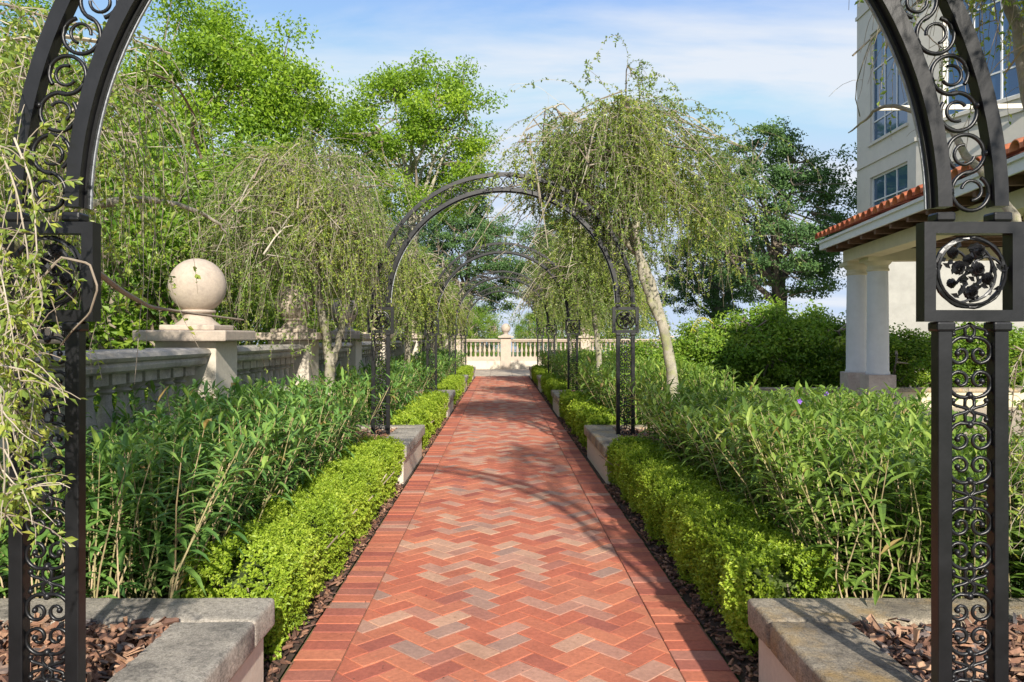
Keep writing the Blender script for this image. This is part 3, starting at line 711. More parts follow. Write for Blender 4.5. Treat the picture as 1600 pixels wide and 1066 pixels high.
# ================================================================== WEEPING TREES
def bez(p0, p1, p2, p3, n):
    u = np.linspace(0, 1, n)[:, None]
    return (1 - u) ** 3 * p0 + 3 * u * (1 - u) ** 2 * p1 + 3 * u ** 2 * (1 - u) * p2 + u ** 3 * p3
def weeping(seed, trunks, cc, cr, n_limb=7, n_sub=70, n_twig=650, tl=(.5, 1.3), zmin=1.0, dens=34, lsz=.022, tunnel=None, bare=.2, tr_side=8, tw=(.003, .0012), sub_r=.008, gap=None):
    """all coordinates relative to tree base; returns wood, twigs, leaves blocks"""
    rg = np.random.default_rng(seed)
    wood = []; cc = np.array(cc, float); cr = np.array(cr, float)
    tops = []
    for tp in trunks:
        tp = np.array(tp, float); n = 26
        s_ = np.linspace(0, len(tp) - 1, n)
        C = np.stack([np.interp(s_, np.arange(len(tp)), tp[:, k]) for k in range(4)], -1)
        C[:, :3] = np.apply_along_axis(lambda a: np.convolve(np.pad(a, 2, 'edge'), np.ones(5) / 5, 'valid'), 0, C[:, :3])
        C[:, :2] += rg.normal(0, .006, (n, 2))
        wood.append(tubes(C[:, :3], C[:, 3] * rg.uniform(.93, 1.08, n), tr_side, .5)); tops.append(C)
    limbs = []
    for k in range(n_limb):
        C = tops[k % len(tops)]
        st = C[int(rg.integers(int(len(C) * .55), len(C)))]
        az = 2 * PI * (k + rg.uniform(-.3, .3)) / n_limb
        e = cc + cr * np.array([math.cos(az) * .8, math.sin(az) * .8, rg.uniform(.1, .75)])
        e[2] -= .14 * cr[2]
        p0 = st[:3]; p1 = p0 + (C[-1, :3] - C[-6, :3]) * 1.2 + np.array([0, 0, cr[2] * .35]); p2 = (p0 + e) / 2 + np.array([0, 0, cr[2] * rg.uniform(.25, .55)])
        Lm = bez(p0, p1, p2, e, 14) + np.cumsum(rg.normal(0, .012, (14, 3)), 0)
        limbs.append(Lm)
        if gap is not None:
            g_ = [gap(Lm[None, :q_])[0] for q_ in range(2, 15)]; q_ = 1 + sum(g_)
            if q_ < 4: continue
            wood.append(tubes(Lm[:q_], np.linspace(min(.014, st[3] * .5), .003, q_), 6, .5)); continue
        wood.append(tubes(Lm, np.linspace(min(.026, st[3] * .7), .004, 14), 6, .5))
    limbs = np.array(limbs)
    # sub limbs
    li = rg.integers(0, n_limb, n_sub); pi = rg.integers(3, 14, n_sub)
    p0 = limbs[li, pi]
    d = unit(n_sub, .35); d[:, 2] = np.abs(d[:, 2]) * .9 + .02
    e = cc + cr * d * (rg.uniform(.5, 1.0, (n_sub, 1)) + .14 * np.sin(d[:, :1] * 5 + seed) * np.cos(d[:, 1:2] * 4))
    hd = np.hypot((e[:, 0] - cc[0]) / cr[0], (e[:, 1] - cc[1]) / cr[1]); e[:, 2] -= .42 * cr[2] * hd ** 1.8
    e = np.where((rg.random(n_sub) < .35)[:, None], p0 + (e - p0) * .6, e)
    mid = (p0 + e) / 2 + np.array([0, 0, 1]) * (cr[2] * rg.uniform(.05, .35, n_sub))[:, None]
    u = np.linspace(0, 1, 8)[None, :, None]
    S = (1 - u) ** 2 * p0[:, None] + 2 * u * (1 - u) * mid[:, None] + u ** 2 * e[:, None]
    S += np.cumsum(rg.normal(0, .014, S.shape), 1)
    if gap is not None: S = S[gap(S)]; n_sub = len(S)
    wood2 = [tubes(S, np.broadcast_to(np.linspace(sub_r, sub_r * .4, 8), (n_sub, 8)), 4, rg.random(n_sub))]
    # pendulous twigs
    T = n_twig; si = rg.integers(0, n_sub, T); uu = rg.random(T) ** .6 * 6.99; i0 = uu.astype(int); fr = (uu - i0)[:, None]
    st = S[si, i0] * (1 - fr) + S[si, np.minimum(i0 + 1, 7)] * fr
    n = 11; Lh = rg.uniform(tl[0], tl[1], T); step = Lh / (n - 1)
    v = norm(np.stack([st[:, 0] - cc[0], st[:, 1] - cc[1], np.zeros(T)], -1)) * .8 + rg.normal(0, .55, (T, 3)); v[:, 2] = rg.uniform(-.2, .55, T); v = norm(v)
    stiff = rg.uniform(.14, .6, T)[:, None]
    P = np.zeros((T, n, 3)); P[:, 0] = st
    for k in range(1, n):
        v = norm(v + np.array([0, 0, -1.0]) * stiff + rg.normal(0, .16, (T, 3)))
        P[:, k] = P[:, k - 1] + v * step[:, None]
    ok = P[:, :, 2].min(1) > zmin + rg.normal(0, .22, T)
    if tunnel is not None:
        x = P[:, :, 0] + tunnel[0]; z = P[:, :, 2]
        ins = ((x - CXA) ** 2 + (np.maximum(z - 1.66, 0) * tunnel[1]) ** 2 < tunnel[2] ** 2).any(1)
        ok &= ~(ins & (rg.random(T) > .04))
    if gap is not None: ok &= gap(P)
    P = P[ok]; T = len(P); Lh = Lh[ok]
    wood2.append(tubes(P, np.broadcast_to(np.linspace(tw[0], tw[1], n), (T, n)), 3, rg.random(T)))
    # side twiglets
    T2 = int(T * 1.6); a_ = rg.integers(0, T, T2); b_ = rg.integers(1, n - 1, T2)
    q = P[a_, b_]; v = norm(rg.normal(size=(T2, 3)) + np.array([0, 0, -.1])); P2 = np.zeros((T2, 5, 3)); P2[:, 0] = q; stp = rg.uniform(.02, .055, T2)[:, None]
    for k in range(1, 5):
        v = norm(v + np.array([0, 0, -.3]) + rg.normal(0, .15, (T2, 3))); P2[:, k] = P2[:, k - 1] + v * stp
    wood2.append(tubes(P2, np.broadcast_to(np.linspace(tw[1] * 1.3, tw[1] * .8, 5), (T2, 5)), 3, rg.random(T2)))
    bl = []
    def along(P, nl, keep, sz):
        T, n, _ = P.shape
        ti = np.repeat(np.arange(T), nl); f = rg.random(T * nl) * (n - 1.001)
        kk = keep[ti]; ti = ti[kk]; f = f[kk]
        i0 = f.astype(int); fr = (f - i0)[:, None]
        base = P[ti, i0] * (1 - fr) + P[ti, i0 + 1] * fr; tg = norm(P[ti, i0 + 1] - P[ti, i0])
        dd = norm(tg * .6 + unit(len(ti)) * 1.0); nn = unit(len(ti), 1.1)
        l = sz * rg.uniform(.65, 1.35, len(ti)); tt = np.clip(rg.beta(2, 2, len(ti)) * .8 + .1 + .12 * np.sin(base[:, 0] * 4 + base[:, 2] * 3), 0, 1)
        return leaves(base, dd, nn, l, l * .5, tt)
    keep1 = rg.random(T) > bare; keep2 = keep1[a_] & (rg.random(T2) > .08)
    bl.append(along(P, int(dens * (tl[0] + tl[1]) / 2), keep1, lsz)); bl.append(along(P2, int(dens * .34), keep2, lsz))
    return wood, wood2, bl
def tree_thing(name, label, cat, base, W, leafm, barkm, group=None, twm=None):
    t = thing(name, label, cat, base, group)
    obj('trunk', W[0], barkm, t, True); obj('twigs', W[1], twm or M['twig'], t, kind='stuff'); obj('crown', W[2], leafm, t)
    return t
G = 'weeping holly trees planted beside the arches'
# second right
tun = lambda bx: (bx, 1.05, 1.12)
b = (1.93, 8.15, 0)
W = weeping(101, [[(0, 0, 0, .078), (-.03, 0, .7, .066), (-.14, 0, 1.4, .06), (-.36, 0, 2.1, .055), (-.62, .05, 2.75, .04), (-.75, .05, 3.3, .025)],
                  [(-.2, 0, 1.5, .045), (-.42, -.1, 2.0, .04), (-.50, -.12, 2.6, .035), (-.40, -.15, 3.2, .025)], [(-.45, 0, 2.25, .04), (-.95, .1, 2.9, .032), (-1.15, .1, 3.25, .02)]],
            (-.72, .0, 2.55), (1.6, 1.5, 1.75), 9, 150, 1500, (.25, 1.5), .7, 56, .030, tun(1.93), .14, tw=(.0024, .001))
tR2 = tree_thing('weeping_tree', 'weeping holly with pale leaning trunk and tall drooping crown right of the second arch', 'tree', b, W, M['holly'], M['bark_pale'], G)
# second left
b = (-1.86, 8.1, 0)
W = weeping(102, [[(0, 0, 0, .06), (.02, 0, .8, .055), (-.03, 0, 1.4, .048), (-.2, 0, 2.1, .04), (-.35, 0, 2.7, .028)], [(0, 0, .9, .04), (.14, .05, 1.5, .036), (.2, .05, 2.2, .03), (.15, .1, 2.8, .02)]],
            (-.2, -.25, 2.1), (1.25, 1.9, 1.55), 9, 130, 1450, (.25, 1.5), .7, 50, .029, tun(-1.86), .22, tw=(.0024, .001))
tL2 = tree_thing('weeping_tree', 'weeping holly with two greenish stems left of the second arch', 'tree', b, W, M['holly'], M['bark_pale'], G)
# generic for farther ones
Wg = weeping(103, [[(0, 0, 0, .07), (-.05, 0, .8, .06), (-.1, 0, 1.5, .05), (-.25, 0, 2.3, .04), (-.4, 0, 2.9, .025)]],
             (-.35, 0, 2.1), (1.4, 1.5, 1.35), 7, 80, 900, (.3, 1.3), .8, 44, .042, tun(1.8), .05, tw=(.0024, .001))
tG = tree_thing('weeping_tree', 'bushy weeping holly right of the third arch', 'tree', (1.85, 13.7, 0), Wg, M['holly'], M['bark_pale'], G)
Wh = weeping(104, [[(0, 0, 0, .07), (.05, 0, .8, .06), (.1, 0, 1.5, .05), (.15, 0, 2.3, .04), (.25, 0, 2.9, .025)]],
             (.1, 0, 1.9), (1.2, 1.5, 1.25), 7, 80, 800, (.3, 1.3), .8, 44, .042, tun(-1.8), .07, tw=(.0024, .001))
tH = tree_thing('weeping_tree', 'weeping holly left of the third arch with thin drooping twigs', 'tree', (-1.8, 13.8, 0), Wh, M['holly'], M['bark_pale'], G)
for src, x, y, lb in ((tG, 1.85, 19.4, 'weeping holly right of the fourth arch'), (tG, 1.9, 25.2, 'weeping holly at the terrace end on the right'), (tH, -1.8, 19.3, 'weeping holly left of the fourth arch'), (tH, -1.8, 25.0, 'weeping holly at the terrace end on the left')):
    o = copy_tree(src); o.location = (x, y, 0); o['label'] = lb
# nearest left: mostly outside the frame, limbs hang in
b = (-2.0, 2.5, 0)
def gapL(P):
    X = P[:, :, 0] - 2.0; Y = P[:, :, 1] + 2.5; Z = P[:, :, 2]
    px = 783 + F_PX * X / np.maximum(Y, .3); py = 527 - F_PX * (Z - H) / np.maximum(Y, .3)
    bad = (Y < 1.0) | (px > 345) | ((px > 160) & (Y < 2.5) & (py > 120)) | ((px > 170) & (py > 60) & (px < 345) & (Y < 2.2))
    bad |= (px > -60) & (py > 250) & (Y < 2.02)
    bad |= (py < -60) & (Y > .8)
    ln = np.stack([-2.27 + .36 * (5.6 - Y) / 2.0 - X, 1.65 + 1.02 * (5.6 - Y) / 2.0 - Z], -1)
    bad |= (np.hypot(ln[..., 0], ln[..., 1]) < .42)  # crown shape opened along the sun ray so light reaches the ball finial
    hsh = np.modf(np.abs(P[:, 0, 0] * 971.3 + P[:, 0, 1] * 613.7))[0]; h2 = np.modf(hsh * 37.7)[0]
    bad |= px > (350 - 190 * hsh ** 2)[:, None]
    return ~bad.any(1) & (h2 < .72)
W = weeping(105, [[(0, 0, 0, .07), (0, .1, .8, .06), (.05, .2, 1.6, .055), (.0, .3, 2.2, .05), (-.1, .3, 2.8, .03)],
                  [(.0, .2, 1.5, .04), (.22, .5, 1.86, .022), (.45, .75, 1.96, .016), (.62, .95, 1.93, .010), (.70, 1.1, 1.84, .004)]],
            (.0, .4, 2.0), (1.15, 1.9, 1.35), 8, 130, 1300, (.4, 1.2), .75, 42, .024, (-2.0, .86, 1.0), .25, gap=gapL, tw=(.0022, .001))
tN = tree_thing('weeping_tree', 'weeping holly at the left edge whose twigs hang over the nearest arch post', 'tree', b, W, M['holly'], M['bark_pale'], G)
# leafy sprays across the nearest left post
def spray(pts_list, r0, n_leaf, lsz, seed):
    rg = np.random.default_rng(seed); wd = []; lf = []
    for pts in pts_list:
        pts = np.array(pts, float); n = 24; s_ = np.linspace(0, len(pts) - 1, n)
        C = np.stack([np.interp(s_, np.arange(len(pts)), pts[:, k]) for k in range(3)], -1)
        C = np.apply_along_axis(lambda a: np.convolve(np.pad(a, 2, 'edge'), np.ones(5) / 5, 'valid'), 0, C)
        wd.append(tubes(C, np.linspace(r0, r0 * .35, n), 6, rg.random()))
        T2 = 26; b_ = rg.integers(3, n, T2); v = norm(rg.normal(size=(T2, 3)) + np.array([0, 0, -.3])); P2 = np.zeros((T2, 6, 3)); P2[:, 0] = C[b_]
        stp = rg.uniform(.01, .032, T2)[:, None]
        for k in range(1, 6):
            v = norm(v + np.array([0, 0, -.2]) + rg.normal(0, .14, (T2, 3))); P2[:, k] = P2[:, k - 1] + v * stp
        wd.append(tubes(P2, np.broadcast_to(np.linspace(.0016, .0008, 6), (T2, 6)), 4, rg.random(T2)))
        ti = rg.integers(0, T2, n_leaf); f = rg.random(n_leaf) * 4.99; i0 = f.astype(int); fr = (f - i0)[:, None]
        base = P2[ti, i0] * (1 - fr) + P2[ti, i0 + 1] * fr
        l = lsz * rg.uniform(.6, 1.3, n_leaf)
        lf += [leaves(base, norm(v[ti] + unit(n_leaf) * .9), unit(n_leaf, 1.2), l, l * .48, np.clip(.35 + rg.random(n_leaf) * .6, 0, 1))]
    return wd, lf
def at(px, py, Y): return ((px - 783) * Y / F_PX, Y, H - (py - 527) * Y / F_PX)
sp = []
rs = np.random.default_rng(3)
for k in range(10):
    x0 = rs.uniform(-90, 20); y0 = rs.uniform(330, 640); Yd = rs.uniform(1.45, 1.95)
    sp.append([at(x0 - 60, y0 - rs.uniform(60, 160), Yd + .15), at(x0 - 10, y0 - 20, Yd), at(x0 + rs.uniform(5, 35), y0 + rs.uniform(50, 120), Yd - .05), at(x0 + rs.uniform(0, 60), y0 + rs.uniform(140, 260), Yd)])
sp.append([at(-20, 190, 1.8), at(25, 290, 1.75), at(45, 400, 1.7), at(55, 520, 1.7)])
sp.append([at(20, 210, 1.8), at(52, 290, 1.75), at(58, 400, 1.72), at(64, 470, 1.7)])
wd, lf = spray(sp, .0028, 210, .022, 8)
loop = [at(60, 440, 1.8), at(95, 402, 1.8), at(140, 412, 1.8), at(153, 450, 1.8), at(140, 490, 1.82), at(110, 520, 1.85), at(95, 540, 1.9)]
C = np.array(loop); wd.append(tubes(np.stack([np.interp(np.linspace(0, 6, 30), np.arange(7), C[:, k]) for k in range(3)], -1), np.linspace(.0032, .002, 30), 6, .3))
thr = [at(120, 400, 2.1), at(190, 455, 2.4), at(235, 480, 2.7), at(300, 490, 3.0), at(380, 500, 3.4)]
C = np.array(thr); wd.append(tubes(np.stack([np.interp(np.linspace(0, 4, 24), np.arange(5), C[:, k]) for k in range(3)], -1), np.linspace(.010, .004, 24), 6, .3))
ow = obj('loose_shoots', wd, M['twig'], tN); ow.location = (2.0, -2.5, 0); ol = obj('loose_leaves', lf, M['holly'], tN); ol.location = (2.0, -2.5, 0)
# nearest right: sparse, twiggy
def gapR(P):
    X = P[:, :, 0] + 2.15; Y = P[:, :, 1] + 2.9; Z = P[:, :, 2]
    px = 783 + F_PX * X / np.maximum(Y, .3); py = 527 - F_PX * (Z - H) / np.maximum(Y, .3)
    bad = (Y < 2.2) | (px < 1325) | ((py > 350) & (px < 1575)) | ((py > 230) & (px < 1400))
    bad &= ~((py < -15) & (Z > 2.3))
    vis = (py > -15).any(1)
    return ~bad.any(1) & ~(vis & (np.modf(np.abs(P[:, 0, 0] * 971.3 + P[:, 0, 1] * 613.7))[0] > .33))
W = weeping(106, [[(0, 0, 0, .065), (0, .05, .9, .055), (.05, .1, 1.8, .045), (.0, .15, 2.4, .03), (-.1, .2, 3.0, .02)],
                  [(0, .1, 1.7, .02), (-.2, .4, 2.3, .014), (-.35, .6, 2.45, .009), (-.45, .8, 2.35, .003)]],
            (-.45, -.4, 2.3), (1.1, 2.1, 1.3), 11, 150, 1500, (.3, .8), 1.3, 44, .025, None, .52, gap=gapR, tw=(.0024, .0011), sub_r=.005)
tree_thing('weeping_tree', 'nearly bare weeping holly hanging behind the top right of the nearest arch', 'tree', (2.15, 2.9, 0), W, M['holly'], M['bark_pale'], G)
rs = np.random.default_rng(12); sp = []
for k in range(7):
    x0 = rs.uniform(1580, 1680); y0 = rs.uniform(520, 640)
    sp.append([at(x0 + 50, y0 - 30, 2.5), at(x0, y0, 2.5), at(x0 - rs.uniform(0, 25), y0 + 90, 2.55), at(x0 - rs.uniform(-5, 30), y0 + 230, 2.6)])
wd, lf = spray(sp, .003, 120, .022, 18)
tS = thing('drooping_branch', 'tan arching shoots hanging at the right edge beside the nearest arch post', 'branch', (2.15, 2.5, 0))
o1 = obj('shoots', wd, M['twig'], tS); o1.location = (-2.15, -2.5, 0); o2 = obj('leaves', lf, M['holly'], tS); o2.location = (-2.15, -2.5, 0)

# ================================================================== BROAD TREES
def broad(seed, trunk, cc, cr, n_limb, n_cl, per, lsz, clr, hole=0.0, flat=.6, lw=.55, wiggle=.05, zlow=.75):
    rg = np.random.default_rng(seed); cc = np.array(cc, float); cr = np.array(cr, float)
    tp = np.array(trunk, float); n = 18; s_ = np.linspace(0, len(tp) - 1, n)
    C = np.stack([np.interp(s_, np.arange(len(tp)), tp[:, k]) for k in range(4)], -1)
    C[:, :3] += rg.normal(0, .02, (n, 3))
    wood = [tubes(C[:, :3], C[:, 3], 9, .5)]
    limbs = []
    for k in range(n_limb):
        st = C[int(rg.integers(int(n * .5), n))]
        d = unit(1, .5)[0]; d[2] = abs(d[2]) * .9 - .1
        e = cc + cr * d * .85
        p0 = st[:3]; Lm = bez(p0, p0 + (e - p0) * .3 + np.array([0, 0, .12 * cr[2]]) + rg.normal(0, .25, 3), p0 + (e - p0) * .7 + rg.normal(0, .35, 3), e, 14) + np.cumsum(rg.normal(0, wiggle, (14, 3)), 0)
        limbs.append(Lm); wood.append(tubes(Lm, np.linspace(st[3] * .6, .02, 14), 6, .5))
    limbs = np.array(limbs)
    # clusters on a lumpy shell and inside
    d = unit(n_cl, .25)
    lump = 1 + .16 * np.sin(d[:, 0] * 5 + seed) * np.cos(d[:, 2] * 4 + seed) + .10 * np.sin(d[:, 1] * 9 + d[:, 2] * 7)
    rr = rg.uniform(.35, 1.0, n_cl) ** .45 * lump
    cl = cc + cr * d * rr[:, None]
    cl = cl[cl[:, 2] > cc[2] - cr[2] * zlow]; n_cl = len(cl)
    lp = limbs.reshape(-1, 3)
    near = np.argmin(((cl[:, None, :] - lp[None]) ** 2).sum(-1), 1)
    p0 = lp[near]; mid = (p0 + cl) / 2 + rg.normal(0, .12, (n_cl, 3)); u = np.linspace(0, 1, 5)[None, :, None]
    S = (1 - u) ** 2 * p0[:, None] + 2 * u * (1 - u) * mid[:, None] + u ** 2 * cl[:, None]
    wood2 = [tubes(S, np.broadcast_to(np.linspace(.028, .008, 5), (n_cl, 5)), 4, rg.random(n_cl) * .5)]
    ci = np.repeat(np.arange(n_cl), per); m = len(ci)
    sz = rg.uniform(.6, 1.35, n_cl)
    off = rg.normal(size=(m, 3)); off = norm(off) * (rg.random(m) ** .5)[:, None] * clr * sz[ci][:, None]; off[:, 2] *= flat
    P = cl[ci] + off
    ct = rg.normal(0, .13, n_cl)
    l = lsz * rg.uniform(.6, 1.35, m)
    t = np.clip(.45 + ct[ci] + rg.normal(0, .16, m), 0, 1)
    bl = [leaves(P, norm(unit(m) + np.array([0, 0, -.15])), norm(off / clr * 1.3 + (P - cc) / cr * .5 + unit(m) * .75 + np.array([0, 0, .35])), l, l * lw, t)]
    return wood, wood2, bl
# bright tree A
W = broad(201, [(0, 0, 0, .28), (.1, 0, 2.2, .22), (0, .1, 4.2, .17), (.2, .1, 6.5, .10)], (0, 0, 7.1), (3.3, 3.0, 3.6), 12, 210, 290, .115, .80, flat=.62)
tA = tree_thing('leafy_tree', 'tall bright green tree with broad crown above the left balustrade', 'tree', (-8.0, 22, .1), W, M['bright'], M['bark_dark'], 'tall trees behind the garden')
W = broad(202, [(0, 0, 0, .22), (.05, 0, 3.0, .18), (.0, .0, 5.2, .15), (-.2, .1, 7.2, .09)], (.2, 0, 7.7), (2.6, 2.4, 2.8), 10, 120, 290, .11, .74, zlow=.75)
tB = tree_thing('leafy_tree', 'tall bright green tree with forked pale trunk behind the second arch', 'tree', (-2.9, 24.5, -.2), W, M['bright'], M['bark_pale'], 'tall trees behind the garden')
for x, y, sc_, rz, lb in ((-13.2, 18.5, .92, 1.9, 'bright green tree at the far left edge behind the nearest arch'),):
    o = copy_tree(tA); o.location = (x, y, 0); o.scale = (sc_,) * 3; o.rotation_euler = (0, 0, rz); o['label'] = lb
# dark oak right
W = broad(203, [(0, 0, 0, .34), (.1, 0, 1.6, .28), (.3, .1, 2.8, .22), (.1, .1, 4.6, .14)], (.0, 0, 5.7), (3.4, 3.0, 3.6), 14, 300, 150, .12, .56, flat=.5, wiggle=.09)
tC = tree_thing('oak_tree', 'dark spreading oak with crooked limbs left of the mansion', 'tree', (11.0, 30, 0), W, M['oak'], M['bark_dark'], 'dark oaks around the garden')
for x, y, sc_, rz, lb in ((-1.9, 41, 1.0, 1.0, 'dark oak beyond the end balustrade seen left of its ball finial'), (4.0, 39, .95, 2.4, 'dark oak beyond the end balustrade seen right of its ball finial'), (-8.5, 47, 1.1, 4.0, 'dark oak far behind the left balustrade'), (12.5, 44, .95, 5.0, 'dark oak far behind the right planting')):
    o = copy_tree(tC); o.location = (x, y, -.3); o.scale = (sc_,) * 3; o.rotation_euler = (0, 0, rz); o['label'] = lb
# shrubs behind the left balustrade
W = broad(204, [(0, 0, 0, .07), (0, 0, .8, .06), (.05, 0, 1.6, .045), (0, 0, 2.2, .03)], (0, 0, 2.0), (1.5, 1.4, 1.85), 9, 150, 170, .068, .42, flat=.8)
tD = tree_thing('tall_shrub', 'tall green shrub', 'shrub', (-4.3, 7.6, 0), W, M['shrub'], M['bark_dark'], 'shrubs behind the left balustrade')
tD['label'] = 'tall green shrub behind the first ball topped pillar'
k = 0
for x, y, sc_, rz, lb in ((-4.6, 5.2, .85, 1, 'green shrub between the nearest arch post and the first ball finial'), (-4.5, 10.5, 1.0, 2, 'green shrub behind the second ball topped pillar'), (-4.9, 13.5, 1.1, 3, 'green shrub behind the third ball topped pillar'), (-6.8, 9.5, 1.25, 4, 'high green shrub at left behind the nearer ones'), (-8.0, 13.5, 1.55, 5, 'tree sized shrub rising over the left balustrade'), (-5.2, 17.5, 1.5, .5, 'green shrub behind the fourth ball topped pillar'), (-5.0, 22.5, 1.4, 1.5, 'green shrub far along behind the left balustrade'), (-5.2, 3.3, .9, 2.5, 'green shrub at the left edge behind the near post'), (-.9, 36, .72, 1.2, 'low green shrub just beyond the end balustrade, left of its ball finial'), (1.6, 35.5, .7, 2.2, 'low green shrub just beyond the end balustrade, right of its ball finial'), (-2.6, 38, 1.0, 5.2, 'green shrub beyond the end balustrade at its left end'), (3.2, 38.5, 1.05, 4.4, 'green shrub beyond the end balustrade between two finials'), (5.5, 36, 1.1, 3.2, 'green shrub beyond the right part of the end balustrade')):
    o = copy_tree(tD); o.location = (x, y, 0); o.scale = (sc_,) * 3; o.rotation_euler = (0, 0, rz); o['label'] = lb
# right shrub border
W = broad(205, [(0, 0, 0, .05), (0, 0, .5, .04), (.05, 0, .9, .03), (0, 0, 1.3, .02)], (0, 0, 1.15), (1.15, .9, .92), 9, 130, 150, .078, .33, flat=.75)
tE = tree_thing('broad_leaved_shrub', 'yellow green shrub nearest the weeping tree on the right', 'shrub', (5.0, 18.0, -.35), W, M['shrub'], M['bark_dark'], 'shrubs along the low right wall')
for x, y, sc_, rz, lb in ((6.5, 18.1, 1.2, 1, 'yellow green shrub in the middle of the row left of the columns'), (7.95, 18.3, 1.15, 2, 'yellow green shrub against the left of the column pair'), (5.8, 18.9, 1.2, 2.6, 'yellow green shrub filling the row behind the first two'), (7.2, 19.0, 1.2, 3.7, 'yellow green shrub set back left of the column pair'), (8.6, 15.6, 1.0, 3, 'green shrub right of the column pair under the eave'), (9.9, 15.6, 1.05, 4, 'green shrub behind the nearest right arch post'), (11.2, 15.6, 1.0, 5, 'green shrub at the right edge against the mansion wall'), (3.4, 17.5, 1.1, .6, 'green shrub half hidden behind the weeping tree on the right')):
    o = copy_tree(tE); o.location = (x, y, -.35 if y > 16 else 0); o.scale = (sc_, sc_, sc_ * (.84 + .16 * math.sin(x * 5))); o.rotation_euler = (0, 0, rz); o['label'] = lb

# fern like yellow frond in the right tree
fr = thing('yellow_frond', 'drooping yellow fern leaf against the leaning pale trunk', 'plant', (2.0, 7.9, 1.4))
c = bez(np.array([0, 0, 0.]), np.array([.05, 0, .18]), np.array([.14, 0, .2]), np.array([.22, 0, .10]), 14)
ti = np.repeat(np.arange(1, 13), 2); sgn = np.tile([-1, 1], 12)
bl = [tubes(c, np.full(14, .003), 4), leaves(c[ti], np.stack([np.full(24, .6), sgn * .8, np.full(24, -.5)], -1), np.tile([[0, 0, 1.]], (24, 1)), .07, .015, .5)]
obj('frond', bl, M['frond'], fr)

# ================================================================== LOW WALL, PAVILION, MANSION
lw = thing('low_garden_wall', 'low cream wall with stone coping behind the columns', 'wall', (8.5, 14.5, 0))
obj('wall_face', [box(-4.6, 6.5, -.12, .12, 0, .30)], M['wall_cream'], lw)
for k in range(11):
    link('coping_stone', bevel_box_mesh('coping_stone', -4.6 + k * 1.01, -4.6 + k * 1.01 + 1.005, -.16, .16, .30, .37, .01, 2), M['coping_yel'], lw)

A0 = Vector((6.12, 14.4, 0)); A1 = Vector((5.1, 6.6, 0)); dr = (A1 - A0); EL = dr.length; dr.normalize()
pv = thing('pavilion', 'pavilion with terracotta tiled eave, white fascia and paired round columns', 'pavilion', A0, None, math.atan2(dr.y, dr.x))
# local x runs along the eave toward the camera; local +y points to the inside (world +X)
ZE = 3.02
obj('fascia', [box(0, EL, 0, .03, ZE, ZE + .17), box(0, .03, .031, 3.6, ZE, ZE + .17)], M['white'], pv)
obj('gutter_edge', [box(-.02, EL, -.03, -.001, ZE + .12, ZE + .165)], M['white'], pv)
sl_ = math.tan(R(20))
V = [(0, .031, ZE + .05), (EL, .031, ZE + .05), (EL, 3.6, ZE + .05 + 1.0), (0, 3.6, ZE + .05 + 1.0)]
obj('soffit', [([(.031, .031, ZE + .03), (EL, .031, ZE + .03), (EL, 3.6, ZE + .03), (.031, 3.6, ZE + .03)], [(0, 3, 2, 1)], .5), ([(0, -.01, ZE + .172), (EL, -.01, ZE + .172), (EL, 3.6, ZE + .172 + 3.6 * sl_), (0, 3.6, ZE + .172 + 3.6 * sl_)], [(0, 1, 2, 3)], .5)], M['wood'], pv)
for k in range(int((EL - .4) / .62)): obj('rafter', [box(.3 + k * .62, .38 + k * .62, .035, 3.4, ZE - .07, ZE + .028)], M['wood'], pv)
def barrel(L_, r, t):
    bl = []; ns = 8; segs = 8; ln = L_ / segs
    for q in range(segs):
        V = []; 
        for e, (yy, rr) in enumerate([(q * ln - .03, r * 1.12), ((q + 1) * ln, r * .92)]):
            for th_ in (0, .014):
                for m_ in range(ns + 1):
                    an = PI * m_ / ns; V.append(((rr - th_) * math.cos(an), yy, (rr - th_) * math.sin(an) + yy * sl_ + (.014 if e == 0 else 0)))
        w_ = ns + 1; Fq = []
        for m_ in range(ns):
            Fq += [(m_, m_ + 1, 2 * w_ + m_ + 1, 2 * w_ + m_), (w_ + m_ + 1, w_ + m_, 3 * w_ + m_, 3 * w_ + m_ + 1), (m_ + 1, m_, w_ + m_, w_ + m_ + 1)]
        bl.append((V, Fq, t + .12 * ((q * 7) % 3 - 1)))
    return bl
tiles = [mesh_blocks('roof_tile', barrel(3.6, .098, .2 + .2 * q), True) for q in range(4)]
pt = .255; kk = int(EL / pt)
for k in range(kk): link('roof_tile', tiles[int(rng.integers(0, 4))], M['tile'], pv, (.09 + k * pt, -.05, ZE + .20 + rng.normal(0, .004)))
# beam and columns
obj('beam', [box(.75, EL, .30, .62, 2.74, ZE - .072), box(.431, .749, .30, 3.3, 2.74, ZE - .072)], M['wall_cream'], pv)
sh = lathe([(.195, .70), (.195, .74), (.18, .76), (.178, 1.4), (.165, 2.46), (.165, 2.50)], 28)
cp = [lathe([(.166, 2.50), (.185, 2.51), (.185, 2.54), (.17, 2.55), (.17, 2.60), (.21, 2.64), (.225, 2.67)], 28), box(-.235, .235, -.235, .235, 2.67, 2.739)]
SH = mesh_blocks('shaft', [sh], True); CPm = mesh_blocks('capital', cp); PLm = bevel_box_mesh('column_plinth', -.225, .225, -.225, .225, 0, .699, .008, 2)
inv = pv.matrix_basis if False else None
for k, (x, y) in enumerate([(6.60, 13.12), (6.62, 13.95), (6.1, 8.2)]):
    rel = Vector((x, y, 0)) - A0; nrm = Vector((-dr.y, dr.x, 0))
    c0 = bpy.data.objects.new('column', SH); COL.objects.link(c0); c0.parent = pv; c0.location = (rel.dot(dr), rel.dot(nrm), 0)
    if not SH.materials: SH.materials.append(M['column'])
    link('capital', CPm, M['wall_cream'], c0); link('column_plinth', PLm, M['marble'], c0)
